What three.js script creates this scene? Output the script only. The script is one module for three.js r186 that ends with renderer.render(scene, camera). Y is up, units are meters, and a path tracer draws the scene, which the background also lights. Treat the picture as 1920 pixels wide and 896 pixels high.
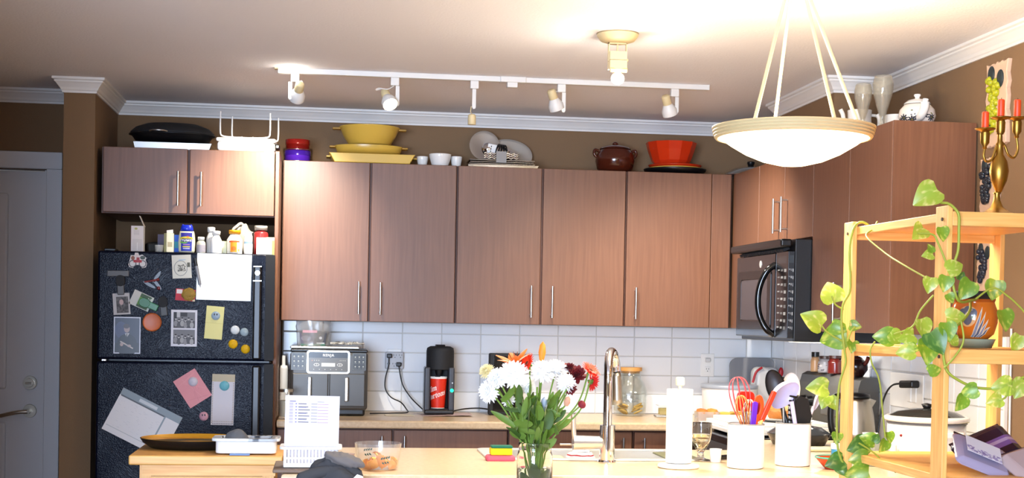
import * as THREE from 'three';
import { RoundedBoxGeometry } from 'three/addons/geometries/RoundedBoxGeometry.js';
import { mergeGeometries } from 'three/addons/utils/BufferGeometryUtils.js';
import { ImprovedNoise } from 'three/addons/math/ImprovedNoise.js';
import { RectAreaLightUniformsLib } from 'three/addons/lights/RectAreaLightUniformsLib.js';

// ------------------------------------------------------------------ camera, sky, lights, exposure
const scene = new THREE.Scene();
const renderer = new THREE.WebGLRenderer({ antialias: true });
renderer.toneMapping = THREE.LinearToneMapping;
renderer.toneMappingExposure = 1.3;
renderer.shadowMap.enabled = true;
RectAreaLightUniformsLib.init();
const V = (x, y, z) => new THREE.Vector3(x, y, z);
const FOCAL = 2672.8;                                   // in pixels of a 1920 x 1280 frame whose lower part is cut off
const camera = new THREE.PerspectiveCamera(2 * Math.atan(640 / FOCAL) * 180 / Math.PI, 1.5, 0.05, 60);
{
  const yaw = 0.1292, pitch = -0.0171, roll = 0.0189;
  const fwd = V(Math.sin(yaw) * Math.cos(pitch), Math.sin(pitch), -Math.cos(yaw) * Math.cos(pitch));
  const right = V(Math.cos(yaw), 0, Math.sin(yaw)), up = new THREE.Vector3().crossVectors(right, fwd);
  camera.position.set(0.2231, 1.4072, 7.2934);
  camera.up.copy(right.clone().multiplyScalar(-Math.sin(roll)).addScaledVector(up, Math.cos(roll)));
  camera.lookAt(camera.position.clone().add(fwd));
  camera.setViewOffset(1920, 1280, 0, 0, 1920, 896);
}
scene.background = new THREE.Color(0.55, 0.72, 1.0);     // overcast daylight outside the living-room window
const WARM = new THREE.Color(1.0, 0.87, 0.66), SPOT = new THREE.Color(1.0, 0.92, 0.8), DAY = new THREE.Color(0.6, 0.75, 1.0);
const POWER = { pendant: 1.6, bowl: 48, spot: 5, ceiling: 0.3, beam: 6, range: 50, window: 42 };
{ // daylight in the window opening behind the camera
  const w = new THREE.RectAreaLight(DAY, POWER.window, 2.6, 1.5);
  w.position.set(-1.3, 1.35, 9.38); w.lookAt(-1.3, 1.35, 0); w.name = 'window_daylight'; scene.add(w);
}

// ------------------------------------------------------------------ helpers
let seed = 7;
const rnd = (a = 1, b) => { seed = (seed * 1664525 + 1013904223) >>> 0; const r = seed / 4294967296; return b === undefined ? r * a : a + r * (b - a); };
const noise = new ImprovedNoise();
const nz = (x, y, z = 0) => noise.noise(x, y, z);
const PI = Math.PI;
const C = (c) => (c instanceof THREE.Color ? c : new THREE.Color(c));
function mat(color, rough = 0.6, o = {}) {
  const { grain, ...rest } = o;
  const physical = ['clearcoat', 'transmission', 'sheen', 'ior', 'thickness', 'specularIntensity'].some((k) => k in rest);
  const m = new (physical ? THREE.MeshPhysicalMaterial : THREE.MeshStandardMaterial)({ color: C(color), roughness: rough, ...rest });
  if (grain) m.userData.grain = grain;
  return m;
}
function dataTex(n, fn, srgb = true, rep = 1) {
  const d = new Uint8Array(n * n * 4);
  for (let y = 0; y < n; y++) for (let x = 0; x < n; x++) { const c = fn(x / n, y / n), i = (y * n + x) * 4; d[i] = c[0]; d[i + 1] = c[1]; d[i + 2] = c[2]; d[i + 3] = 255; }
  const t = new THREE.DataTexture(d, n, n); t.wrapS = t.wrapT = THREE.RepeatWrapping; t.magFilter = THREE.LinearFilter; t.minFilter = THREE.LinearFilter;
  if (srgb) t.colorSpace = THREE.SRGBColorSpace; t.repeat.set(rep, rep); t.needsUpdate = true; return t;
}
const wrapNoise = (u, v, fu, fv, s = 0) => { // tileable
  const a = u * 2 * PI, b = v * 2 * PI;
  return nz(Math.cos(a) * fu + s, Math.sin(a) * fu + Math.cos(b) * fv, Math.sin(b) * fv + s * 1.7);
};
const mix3 = (a, b, t) => [0, 1, 2].map((i) => Math.max(0, Math.min(255, a[i] + (b[i] - a[i]) * t)));
const woodTex = (dark, light, fu, n = 256, rep = 1) => dataTex(n, (u, v) => mix3(dark, light, 0.5 + 0.55 * wrapNoise(u, v, fu, 0.35, 1) + 0.35 * wrapNoise(u, v, fu * 2.7, 0.6, 5)), true, rep);
const bumpTex = (f, n = 256, rep = 1) => dataTex(n, (u, v) => { const k = 128 + 90 * wrapNoise(u, v, f, f, 2) + 60 * wrapNoise(u, v, f * 2.1, f * 2.1, 6); return [k, k, k]; }, false, rep);
function metricUV(g, grain) { // uv in metres; the texture's v runs along the grain axis
  const p = g.attributes.position, n = g.attributes.normal, uv = new Float32Array(p.count * 2);
  for (let i = 0; i < p.count; i++) {
    const P = [p.getX(i), p.getY(i), p.getZ(i)], N = [Math.abs(n.getX(i)), Math.abs(n.getY(i)), Math.abs(n.getZ(i))];
    const k = N[0] > N[1] && N[0] > N[2] ? 0 : N[1] > N[2] ? 1 : 2;
    let ax = [0, 1, 2].filter((a) => a !== k), gi = 'xyz'.indexOf(grain);
    let va = ax.includes(gi) ? gi : ax[1], ua = ax[0] === va ? ax[1] : ax[0];
    uv[i * 2] = P[ua] + P[k] * 0.31; uv[i * 2 + 1] = P[va] + P[k] * 0.17;
  }
  g.setAttribute('uv', new THREE.BufferAttribute(uv, 2)); return g;
}
const tr = (g, pos = [0, 0, 0], rot = [0, 0, 0], s) => {
  if (s) g.scale(...(Array.isArray(s) ? s : [s, s, s]));
  if (rot[0]) g.rotateX(rot[0]); if (rot[1]) g.rotateY(rot[1]); if (rot[2]) g.rotateZ(rot[2]);
  g.translate(...pos); return g;
};
const box = (w, h, d, pos, rot) => tr(new THREE.BoxGeometry(w, h, d), pos, rot);
const rbox = (w, h, d, r, pos, rot, seg = 2) => tr(new RoundedBoxGeometry(w, h, d, seg, Math.min(r, w / 2.01, h / 2.01, d / 2.01)), pos, rot);
const span = (x0, x1, y0, y1, z0, z1, r = 0) => (r ? rbox(x1 - x0, y1 - y0, z1 - z0, r, [(x0 + x1) / 2, (y0 + y1) / 2, (z0 + z1) / 2]) : box(x1 - x0, y1 - y0, z1 - z0, [(x0 + x1) / 2, (y0 + y1) / 2, (z0 + z1) / 2]));
const cyl = (r1, r2, h, pos, rot, seg = 24) => tr(new THREE.CylinderGeometry(r1, r2, h, seg), pos, rot);
const sph = (r, pos, s, rot) => tr(new THREE.SphereGeometry(r, 20, 14), pos, rot, s);
const lathe = (pts, pos, rot, seg = 40, s) => tr(new THREE.LatheGeometry(pts.map(([x, y]) => new THREE.Vector2(x, y)), seg), pos, rot, s);
const curve = (pts) => new THREE.CatmullRomCurve3(pts.map((p) => V(...p)), false, 'centripetal');
const tube = (pts, r, seg, rad = 8) => new THREE.TubeGeometry(curve(pts), seg || pts.length * 5, r, rad, false);
const rod = (a, b, r, r2 = r, seg = 10) => { // straight round bar
  const A = V(...a), B = V(...b), d = B.clone().sub(A), g = new THREE.CylinderGeometry(r2, r, d.length(), seg);
  g.applyQuaternion(new THREE.Quaternion().setFromUnitVectors(V(0, 1, 0), d.clone().normalize())); const m = A.add(B).multiplyScalar(0.5); g.translate(m.x, m.y, m.z); return g;
};
const torus = (R, r, pos, rot, seg = 32) => tr(new THREE.TorusGeometry(R, r, 8, seg), pos, rot);
function ext(pts, depth, pos, rot, bevel = 0, hole) {
  const s = new THREE.Shape(pts.map(([x, y]) => new THREE.Vector2(x, y)));
  if (hole) s.holes.push(new THREE.Path(hole.map(([x, y]) => new THREE.Vector2(x, y))));
  return tr(new THREE.ExtrudeGeometry(s, { depth, bevelEnabled: bevel > 0, bevelSize: bevel, bevelThickness: bevel, bevelSegments: 2, curveSegments: 12 }), pos, rot);
}
const ring2 = (rx, ry, n = 28) => Array.from({ length: n }, (_, i) => [rx * Math.cos(i / n * 2 * PI), ry * Math.sin(i / n * 2 * PI)]);
const rrect = (w, h, r, n = 5) => { const o = []; for (const [cx, cy, a] of [[w / 2 - r, h / 2 - r, 0], [-w / 2 + r, h / 2 - r, 1], [-w / 2 + r, -h / 2 + r, 2], [w / 2 - r, -h / 2 + r, 3]]) for (let i = 0; i <= n; i++) { const t = (a + i / n) * PI / 2; o.push([cx + r * Math.cos(t), cy + r * Math.sin(t)]); } return o; };
const taken = new Map();
const numbered = (n) => { const k = taken.get(n) || 0; taken.set(n, k + 1); return k ? n + '_' + String(k).padStart(3, '0') : n; };
function fuse(geoms) { return mergeGeometries(geoms.map((g) => { const h = g.index ? g.toNonIndexed() : g; for (const k of Object.keys(h.attributes)) if (!['position', 'normal', 'uv'].includes(k)) h.deleteAttribute(k); return h; })); }
function M(parent, name, m, ...geoms) { // one named mesh
  let g = geoms.length === 1 ? geoms[0] : fuse(geoms.flat());
  if (m.userData.grain) { if (g.index) g = g.toNonIndexed(); metricUV(g, m.userData.grain); }
  const o = new THREE.Mesh(g, m); o.name = parent === scene ? numbered(name) : name; parent.add(o); return o;
}
function tag(o, label, category, group, kind) { o.userData.label = label; if (category) o.userData.category = category; if (group) o.userData.group = group; if (kind) o.userData.kind = kind; return o; }
function T(name, label, category, pos = [0, 0, 0], ry = 0, group) { const g = new THREE.Group(); g.name = numbered(name); g.position.set(...pos); g.rotation.y = ry; scene.add(g); return tag(g, label, category, group); }
const S = (name, label, m, ...geoms) => tag(M(scene, name, m, ...geoms), label, null, null, 'structure');
const one = (name, label, category, m, geoms, group) => tag(M(scene, name, m, ...[geoms].flat()), label, category, group);
function print(w, h, draw, rough = 0.6, o = {}) {
  const c = document.createElement('canvas'); c.width = w; c.height = h; const x = c.getContext('2d'); draw(x, w, h);
  const t = new THREE.CanvasTexture(c); t.colorSpace = THREE.SRGBColorSpace; return new THREE.MeshStandardMaterial({ map: t, roughness: rough, ...o });
}
const fill = (x, c, a, b, w, h) => { x.fillStyle = c; x.fillRect(a, b, w, h); };
const disc = (x, c, a, b, r, r2 = r) => { x.fillStyle = c; x.beginPath(); x.ellipse(a, b, r, r2, 0, 0, 7); x.fill(); };

// ------------------------------------------------------------------ materials
const woodDoor = mat('#ffffff', 0.42, { map: woodTex([113, 74, 52], [126, 85, 61], 7, 256, 2.2), grain: 'y', clearcoat: 0.22, clearcoatRoughness: 0.5 });
const woodBody = mat('#5a3422', 0.5);
const pine = (g) => mat('#ffffff', 0.45, { map: pineTex, grain: g });
const pineTex = woodTex([224, 156, 76], [244, 196, 116], 5, 256, 3);
const M_ = {
  ceiling: mat('#e9e7ea', 0.95, { bumpMap: bumpTex(9, 256, 2), bumpScale: 0.0012, grain: 'y' }),
  wall: mat('#7f6346', 0.85, { bumpMap: bumpTex(14, 256, 4), bumpScale: 0.0006, grain: 'y' }),
  white: mat('#e6e3df', 0.45), doorPaint: mat('#d4d5d8', 0.4),
  tile: mat('#eceef0', 0.16), grout: mat('#c9c6c0', 0.9),
  counter: mat('#ffffff', 0.28, { map: dataTex(256, (u, v) => mix3([205, 176, 138], [228, 203, 166], 0.5 + 0.5 * wrapNoise(u, v, 4, 4, 3) + rnd(-0.35, 0.35)), true, 3), grain: 'x' }),
  edge: mat('#dcc39b', 0.3), steel: mat('#c9c7c2', 0.28, { metalness: 1 }), chrome: mat('#e4e4e6', 0.06, { metalness: 1 }), brushed: mat('#b9b3a6', 0.33, { metalness: 1 }),
  black: mat('#101012', 0.35), blackGloss: mat('#0b0c0f', 0.12), blackMatte: mat('#18181a', 0.7), gunmetal: mat('#54524f', 0.4, { metalness: 0.4 }),
  fridge: mat('#070d20', 0.3, { specularIntensity: 0.35, bumpMap: bumpTex(9, 512, 3.4), bumpScale: 0.0016, grain: 'y' }),
  glass: mat('#ffffff', 0.02, { transmission: 1, thickness: 0.003, ior: 1.48 }), pane: mat('#ffffff', 0.02, { transmission: 1, thickness: 0, ior: 1.45 }), paper: mat('#f2f0ee', 0.8), whitePl: mat('#efeeea', 0.35), ceramic: mat('#f1eee8', 0.14),
  brass: mat('#a37c36', 0.36, { metalness: 1 }), candle: mat('#ea4812', 0.45), yellowPot: mat('#d9b24a', 0.3), red: mat('#d8261a', 0.3), redGlaze: mat('#cc3413', 0.12),
  purple: mat('#4b1fa0', 0.3), brownGlaze: mat('#4a1d10', 0.12), plasticClear: mat('#f4f4f2', 0.15, { transmission: 0.75, thickness: 0 }), lampWhite: mat('#d9d6d1', 0.4), darkChrome: mat('#77787c', 0.1, { metalness: 1 }), lampBeige: mat('#d3c093', 0.5),
  green: mat('#4e7a1f', 0.55), stem: mat('#6b8a2c', 0.6), floor: mat('#8a6a4a', 0.6),
};

// ------------------------------------------------------------------ the room
const RX = 2.559, CEIL = 2.44, CAB = 2.143, DOOR = 0.3217, BOT = 1.372, CT = 0.914;
S('floor', 'brown floor of the kitchen and living room', M_.floor, span(-3.2, RX + 0.2, -0.1, 0, -0.2, 9.6));
S('ceiling', 'white ceiling over the kitchen', M_.ceiling, span(-3.2, RX + 0.2, CEIL, CEIL + 0.12, -0.2, 9.6));
const wallBack = S('wall_back', 'brown back wall behind the long row of cabinets', M_.wall, span(-0.962, RX + 0.15, 0, CEIL, -0.15, 0));
const wallRight = S('wall_right', 'brown wall on the right with two grape plaques', M_.wall, span(RX, RX + 0.15, 0, CEIL, 0, 9.6));
S('wall_pillar', 'brown wall end beside the fridge', M_.wall, span(-0.962, -0.825, 0, CEIL, 0, 0.6865));
S('wall_entry', 'dark brown wall around the entry door', M_.wall, span(-3.1, -2.19, 0, CEIL, 0.15, 0.3), span(-1.104, -0.962, 0, CEIL, 0.15, 0.3), span(-2.19, -1.104, 2.065, CEIL, 0.15, 0.3));
S('wall_left', 'plain wall of the living room', M_.wall, span(-3.2, -3.05, 0, CEIL, 0.15, 9.6));
S('wall_rear', 'living-room wall behind the viewer with a wide window opening', M_.wall, span(-3.2, -2.6, 0, CEIL, 9.45, 9.6), span(0.0, RX, 0, CEIL, 9.45, 9.6), span(-2.6, 0.0, 0, 0.6, 9.45, 9.6), span(-2.6, 0.0, 2.1, CEIL, 9.45, 9.6));
{
  const f = (a, b, c, d) => span(-1.3 + a, -1.3 + b, c, d, 9.45, 9.55), w = S('window_1', 'wide living-room window', M_.white, f(-1.3, 1.3, 0.6, 0.64), f(-1.3, 1.3, 2.06, 2.1), f(-1.3, -1.26, 0.6, 2.1), f(1.26, 1.3, 0.6, 2.1), f(-0.02, 0.02, 0.6, 2.1));
  M(w, 'pane', M_.pane, span(-2.56, -1.32, 0.64, 2.06, 9.5, 9.504)); M(w, 'pane', M_.pane, span(-1.28, -0.04, 0.64, 2.06, 9.5, 9.504));
}
S('wall_hall', 'wall stub dividing the entry hall from the living room', M_.wall, span(-3.05, -0.86, 0, CEIL, 3.8, 3.95));
S('wall_chase', 'brown boxed duct above the microwave cabinet', M_.wall, span(2.32, RX, CAB + 0.002, CEIL, 0.75, 1.51));
function crown(path) { // mitred moulding, room on the left hand of the path seen from above with z down
  const prof = [[0, -0.066], [0.007, -0.066], [0.007, -0.057], [0.012, -0.053], [0.017, -0.043], [0.03, -0.026], [0.037, -0.02], [0.037, -0.014], [0.046, -0.01], [0.046, 0], [0, 0]];
  const nor = path.slice(1).map((p, i) => { const dx = p[0] - path[i][0], dz = p[1] - path[i][1], l = Math.hypot(dx, dz); return [-dz / l, dx / l]; });
  const sec = path.map((p, i) => { const a = nor[Math.max(0, i - 1)], b = nor[Math.min(nor.length - 1, i)], k = 1 + a[0] * b[0] + a[1] * b[1]; return prof.map(([o, y]) => [p[0] + (a[0] + b[0]) / k * o, CEIL + y, p[1] + (a[1] + b[1]) / k * o]); });
  const pos = [];
  for (let i = 0; i + 1 < sec.length; i++) for (let j = 0; j < prof.length; j++) { const k = (j + 1) % prof.length, A = sec[i][j], B = sec[i + 1][j], D = sec[i][k], E = sec[i + 1][k]; pos.push(...A, ...B, ...E, ...A, ...E, ...D); }
  const g = new THREE.BufferGeometry(); g.setAttribute('position', new THREE.Float32BufferAttribute(pos, 3)); g.setAttribute('uv', new THREE.Float32BufferAttribute(new Float32Array(pos.length / 3 * 2), 2)); g.computeVertexNormals(); return g;
}
S('trim_1', 'white crown moulding around the top of the walls', M_.white, crown([[-3.05, 0.3], [-0.962, 0.3], [-0.962, 0.6865], [-0.825, 0.6865], [-0.825, 0], [RX, 0], [RX, 0.75], [2.32, 0.75], [2.32, 1.51], [RX, 1.51], [RX, 9.45]]));
{ // entry door in its casing
  const d = S('door_1', 'pale grey panelled entry door at the far left', M_.doorPaint, span(-2.03, -1.113, 0.005, 2.058, 0.2, 0.245));
  const pan = (y0, y1, x0, x1) => M(d, 'panel', M_.doorPaint, ext(rrect(x1 - x0, y1 - y0, 0.004, 2), 0.003, [(x0 + x1) / 2, (y0 + y1) / 2, 0.245], [0, 0, 0], 0.012, rrect(x1 - x0 - 0.05, y1 - y0 - 0.05, 0.004, 2)), rbox(x1 - x0 - 0.07, y1 - y0 - 0.07, 0.016, 0.006, [(x0 + x1) / 2, (y0 + y1) / 2, 0.247]));
  pan(1.03, 1.94, -1.75, -1.30); pan(0.1, 0.85, -1.75, -1.30);
  const bolt = M(d, 'deadbolt', M_.brushed, cyl(0.032, 0.034, 0.014, [-1.18, 1.05, 0.252], [PI / 2, 0, 0]), cyl(0.02, 0.022, 0.02, [-1.18, 1.05, 0.262], [PI / 2, 0, 0])); tag(bolt, 'round brushed metal deadbolt');
  M(bolt, 'thumb_turn', M_.brushed, rbox(0.028, 0.009, 0.02, 0.003, [-1.18, 1.05, 0.278]));
  const lever = M(d, 'lever_handle', M_.brushed, cyl(0.031, 0.033, 0.012, [-1.18, 0.915, 0.251], [PI / 2, 0, 0]), cyl(0.011, 0.011, 0.045, [-1.18, 0.915, 0.277], [PI / 2, 0, 0]), tube([[-1.18, 0.915, 0.3], [-1.22, 0.912, 0.303], [-1.27, 0.902, 0.3], [-1.305, 0.893, 0.295]], 0.0095, 20)); tag(lever, 'brushed metal lever handle pointing left');
  M(d, 'strike_plate', M_.brushed, span(-1.1125, -1.109, 0.88, 0.95, 0.22, 0.244), span(-1.1125, -1.109, 1.02, 1.075, 0.22, 0.244));
  S('trim_2', 'pale grey casing around the entry door', M_.doorPaint, span(-1.104, -1.032, 0, 2.065, 0.3, 0.316, 0.004), span(-2.3, -1.032, 2.065, 2.145, 0.3, 0.318, 0.004), span(-2.26, -2.19, 0, 2.065, 0.3, 0.316, 0.004), span(-1.113, -1.1, 0, 2.06, 0.16, 0.3), span(-2.04, -2.03, 0, 2.06, 0.16, 0.3), span(-2.19, -2.03, 0, 2.06, 0.16, 0.29));
}
// backsplash: single tiles, 203 x 102 mm, proud of the grout
function tileGeo(w, h) {
  const t = 0.005, c = 0.0022, a = w / 2, b = h / 2, o = [[-a, -b, 0], [a, -b, 0], [a, b, 0], [-a, b, 0]], m = [[-a, -b, t - c], [a, -b, t - c], [a, b, t - c], [-a, b, t - c]], f = [[-a + c, -b + c, t], [a - c, -b + c, t], [a - c, b - c, t], [-a + c, b - c, t]], p = [];
  const q = (A, B, D, E) => p.push(...A, ...B, ...D, ...A, ...D, ...E);
  q(f[0], f[1], f[2], f[3]); for (let i = 0; i < 4; i++) { const j = (i + 1) % 4; q(m[i], m[j], f[j], f[i]); q(o[i], o[j], m[j], m[i]); }
  const g = new THREE.BufferGeometry(); g.setAttribute('position', new THREE.Float32BufferAttribute(p, 3)); g.setAttribute('uv', new THREE.Float32BufferAttribute(new Float32Array(p.length / 3 * 2), 2)); g.computeVertexNormals(); return g;
}
{
  M(wallBack, 'grout_bed', M_.grout, span(0, RX, 0.9, 1.371, 0, 0.002)); M(wallRight, 'grout_bed', M_.grout, span(RX - 0.002, RX, 0.9, 1.371, 0, 2.62));
  const cache = new Map(), geo = (w, h) => { const k = w.toFixed(3) + h.toFixed(3); if (!cache.has(k)) cache.set(k, tileGeo(w, h)); return cache.get(k); };
  const tones = [0, 1, 2].map((i) => { const m = M_.tile.clone(); m.color.multiplyScalar(1 - 0.02 * i); return m; });
  const rows = [[CT, 1.017], [1.017, 1.116], [1.116, 1.215], [1.215, 1.314], [1.314, 1.371]], g = 0.0045;
  for (const [y0, y1] of rows) {
    for (let k = -1; k < 12; k++) { const x0 = Math.max(0.002, 0.2036 + k * 0.2012), x1 = Math.min(RX - 0.004, 0.2036 + (k + 1) * 0.2012); if (x1 - x0 < 0.02) continue; const m = M(wallBack, 'tile', tones[(k + 20) * 7 % 3], geo(x1 - x0 - g, y1 - y0 - g)); m.position.set((x0 + x1) / 2, (y0 + y1) / 2, 0.001); }
    for (let k = 0; k < 13; k++) { const z0 = 0.008 + k * 0.2012, m = M(wallRight, 'tile', tones[(k * 5 + 1) % 3], geo(0.2012 - g, y1 - y0 - g)); m.position.set(RX - 0.001, (y0 + y1) / 2, z0 + 0.1006); m.rotation.y = -PI / 2; }
  }
  M(wallRight, 'tile_edge_strip', M_.white, span(RX - 0.012, RX, 0.9, 1.371, 2.626, 2.636));
}

// ------------------------------------------------------------------ cabinets
const barHandle = (parent, len, pos, rot) => { const h = M(parent, 'handle', M_.steel, rod([0, -len / 2, 0.03], [0, len / 2, 0.03], 0.0055, 0.0055, 12), rod([0, -len / 2 + 0.014, 0], [0, -len / 2 + 0.014, 0.03], 0.0045), rod([0, len / 2 - 0.014, 0], [0, len / 2 - 0.014, 0.03], 0.0045)); h.position.set(...pos); if (rot) h.rotation.y = rot; return h; };
// a cabinet seen from its front: x to the right, z out; doors: [x0, x1, y0, y1, handleX | null, handleY]
function cabinet(name, label, pos, ry, w, y0, y1, depth, doors) {
  const t = T(name, label, 'cabinet', pos, ry);
  M(t, 'body', woodBody, span(0.001, w - 0.001, y0, y1, 0.0075, depth - 0.021));
  for (const [a, b, c, d, hx, hy, len] of doors) { const dm = M(t, 'door', woodDoor, span(a, b, c, d, depth - 0.02, depth, 0.0025)); if (hx !== null && hx !== undefined) barHandle(dm, len || 0.156, [hx, hy, depth]); }
  return t;
}
const W = 0.4224, G2 = 0.0055;
cabinet('upper_cabinet', 'upper cabinet with two brown doors above the air fryer', [0, 0, 0], 0, 2 * W, BOT, CAB, DOOR, [[0.004, W - G2, BOT, CAB, 0.372, 1.487], [W + G2, 2 * W - G2, BOT, CAB, 0.477, 1.485]]);
cabinet('upper_cabinet', 'upper cabinet with two brown doors above the black coffee maker', [2 * W, 0, 0], 0, 2 * W, BOT, CAB, DOOR, [[G2, W - G2, BOT, CAB, 1.217 - 2 * W, 1.485], [W + G2, 2 * W - G2, BOT, CAB, 1.322 - 2 * W, 1.485]]);
cabinet('corner_upper_cabinet', 'upper cabinet with one brown door and filler beside the microwave', [4 * W, 0, 0], 0, 2.235 - 4 * W, BOT, CAB, DOOR, [[G2, 0.434, BOT, CAB, 0.053, 1.487], [0.437, 0.535, BOT, CAB, null]]);
const fridgeCab = cabinet('fridge_cabinet', 'low two-door cabinet bridging over the black fridge', [-0.803, 0, 0], 0, 0.778, 1.845, CAB + 0.002, 0.642, [[0.01, 0.382, 1.85, CAB + 0.002, 0.344, 1.962], [0.394, 0.775, 1.85, CAB + 0.002, 0.447, 1.962]]);
M(fridgeCab, 'side_panel', woodDoor, span(0.7795, 0.797, 0, CAB + 0.004, 0.0075, 0.65, 0.002));
cabinet('blind_corner_panel', 'plain brown cabinet side between the corner door and the microwave', [2.5585, 0, DOOR], -PI / 2, 0.43, BOT, CAB, RX - 2.237, [[0.0, 0.428, BOT, CAB, null]]);
cabinet('microwave_cabinet', 'short two-door cabinet directly above the microwave', [2.5585, 0, 0.752], -PI / 2, 0.762, 1.765, CAB, RX - 2.237, [[0.003, 0.379, 1.768, CAB, 0.315, 1.884], [0.383, 0.759, 1.768, CAB, 0.427, 1.884]]);
const endCab = cabinet('end_upper_cabinet', 'tall two-door upper cabinet with the floral teapot on top', [2.5585, 0, 1.5145], -PI / 2, 0.8395, BOT, CAB, RX - 2.237, [[0.003, 0.417, BOT, CAB, 0.345, 1.49], [0.421, 0.838, BOT, CAB, 0.475, 1.49]]);
M(endCab, 'side_panel', woodDoor, span(0.84, 0.847, BOT, CAB, 0.008, RX - 2.238));
const lowDoor = (x0, x1, hx) => [x0, x1, 0.12, 0.868, hx, 0.765, 0.156];
cabinet('base_cabinet', 'base cabinet below the air fryer', [0.0, 0, 0], 0, 1.08, 0.1, 0.872, 0.62, [lowDoor(0.004, 0.531, 0.485), lowDoor(0.541, 1.075, 0.59)]);
cabinet('base_cabinet', 'base cabinet behind the flowers', [1.081, 0, 0], 0, 0.6, 0.1, 0.872, 0.62, [lowDoor(0.004, 0.596, 0.55)]);
cabinet('base_cabinet', 'base cabinet behind the faucet', [1.683, 0, 0], 0, 0.86, 0.1, 0.872, 0.62, [lowDoor(0.006, 0.43, 0.05)]);
cabinet('peninsula_cabinet', 'base cabinet under the sink counter', [2.55, 0, 2.62], PI, 2.43, 0.1, 0.70, 0.6, [[0.005, 0.6, 0.12, 0.69, 0.06, 0.6], [0.605, 1.2, 0.12, 0.69, 1.15, 0.6], [1.205, 1.8, 0.12, 0.69, 1.25, 0.6], [1.805, 2.42, 0.12, 0.69, 2.37, 0.6]]);
cabinet('base_cabinet', 'base cabinet below the kettle beside the range', [2.5585, 0, 1.525], -PI / 2, 0.46, 0.1, 0.872, 0.62, [lowDoor(0.004, 0.456, 0.05)]);
// worktops
function slab(name, label, poly, hole) { const g = ext(poly.map(([x, z]) => [x, -z]), 0.022, [0, CT - 0.03, 0], [-PI / 2, 0, 0], 0.008, hole && hole.map(([x, z]) => [x, -z])); return one(name, label, 'countertop', M_.counter, [g]); }
slab('countertop', 'beige countertop along the tiled back wall', [[0.008, 0.012], [RX - 0.02, 0.012], [RX - 0.02, 0.738], [1.91, 0.738], [1.91, 0.64], [0.008, 0.64]]);
slab('countertop', 'beige peninsula countertop around the sink', [[0.10, 1.998], [1.91, 1.998], [1.91, 1.53], [RX - 0.02, 1.53], [RX - 0.02, 2.892], [0.10, 2.892]], [[0.8, 2.42], [1.52, 2.42], [1.52, 2.06], [0.8, 2.06]]);
{ // sink
  const s = T('sink', 'stainless steel sink set in the peninsula behind the faucet', 'sink', [1.16, CT, 2.24]);
  const sinkSteel = mat('#dcdbd7', 0.42, { metalness: 0.6 }); M(s, 'rim', sinkSteel, tr(ext(rrect(0.76, 0.40, 0.04), 0.003, [0, 0, 0], [0, 0, 0], 0.0015, rrect(0.68, 0.33, 0.05)), [0, 0.002, 0], [-PI / 2, 0, 0]));
  const wall = [[0.345, 0.17], [-0.345, 0.17]];
  M(s, 'basin', sinkSteel, span(-0.345, 0.345, -0.17, -0.165, -0.17, 0.17), span(-0.345, -0.34, -0.17, 0.001, -0.17, 0.17), span(0.34, 0.345, -0.17, 0.001, -0.17, 0.17), span(-0.345, 0.345, -0.17, 0.001, -0.17, -0.165), span(-0.345, 0.345, -0.17, 0.001, 0.165, 0.17), span(-0.10, -0.09, -0.17, -0.03, -0.17, 0.17));
  M(s, 'drain', M_.chrome, cyl(0.045, 0.045, 0.004, [0.12, -0.163, 0]));
}
{ // faucet
  const f = T('faucet', 'tall chrome gooseneck faucet with pull-down spray head', 'faucet', [1.19, CT, 2.455]);
  M(f, 'base', M_.chrome, cyl(0.0265, 0.0265, 0.126, [0, 0.063, 0]), cyl(0.031, 0.033, 0.006, [0, 0.003, 0]));
  M(f, 'neck', M_.chrome, tube([[0, 0.12, 0], [0, 0.22, 0], [0, 0.31, 0], [0.004, 0.355, -0.018], [0.018, 0.378, -0.05], [0.036, 0.366, -0.085], [0.046, 0.335, -0.1], [0.049, 0.31, -0.103]], 0.0155, 60, 18));
  const sp = M(f, 'spray_head', M_.brushed, lathe([[0, 0], [0.018, 0], [0.0195, 0.02], [0.018, 0.1], [0.013, 0.118], [0, 0.118]], [0.055, 0.19, -0.106], [0, 0, 0.05])); M(sp, 'collar', M_.black, cyl(0.0115, 0.0115, 0.014, [0.0495, 0.312, -0.104]));
  const lv = M(f, 'lever', mat('#dcdcdc', 0.28, { metalness: 1 }), cyl(0.026, 0.023, 0.10, [-0.07, 0.065, 0], [0, 0, PI / 2]), tube([[-0.113, 0.07, 0], [-0.118, 0.105, 0.002], [-0.122, 0.165, 0.006]], 0.0085, 14, 10));
  M(lv, 'side_pin', M_.brushed, rod([-0.118, 0.058, 0], [-0.165, 0.058, 0.0], 0.0035));
}
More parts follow.
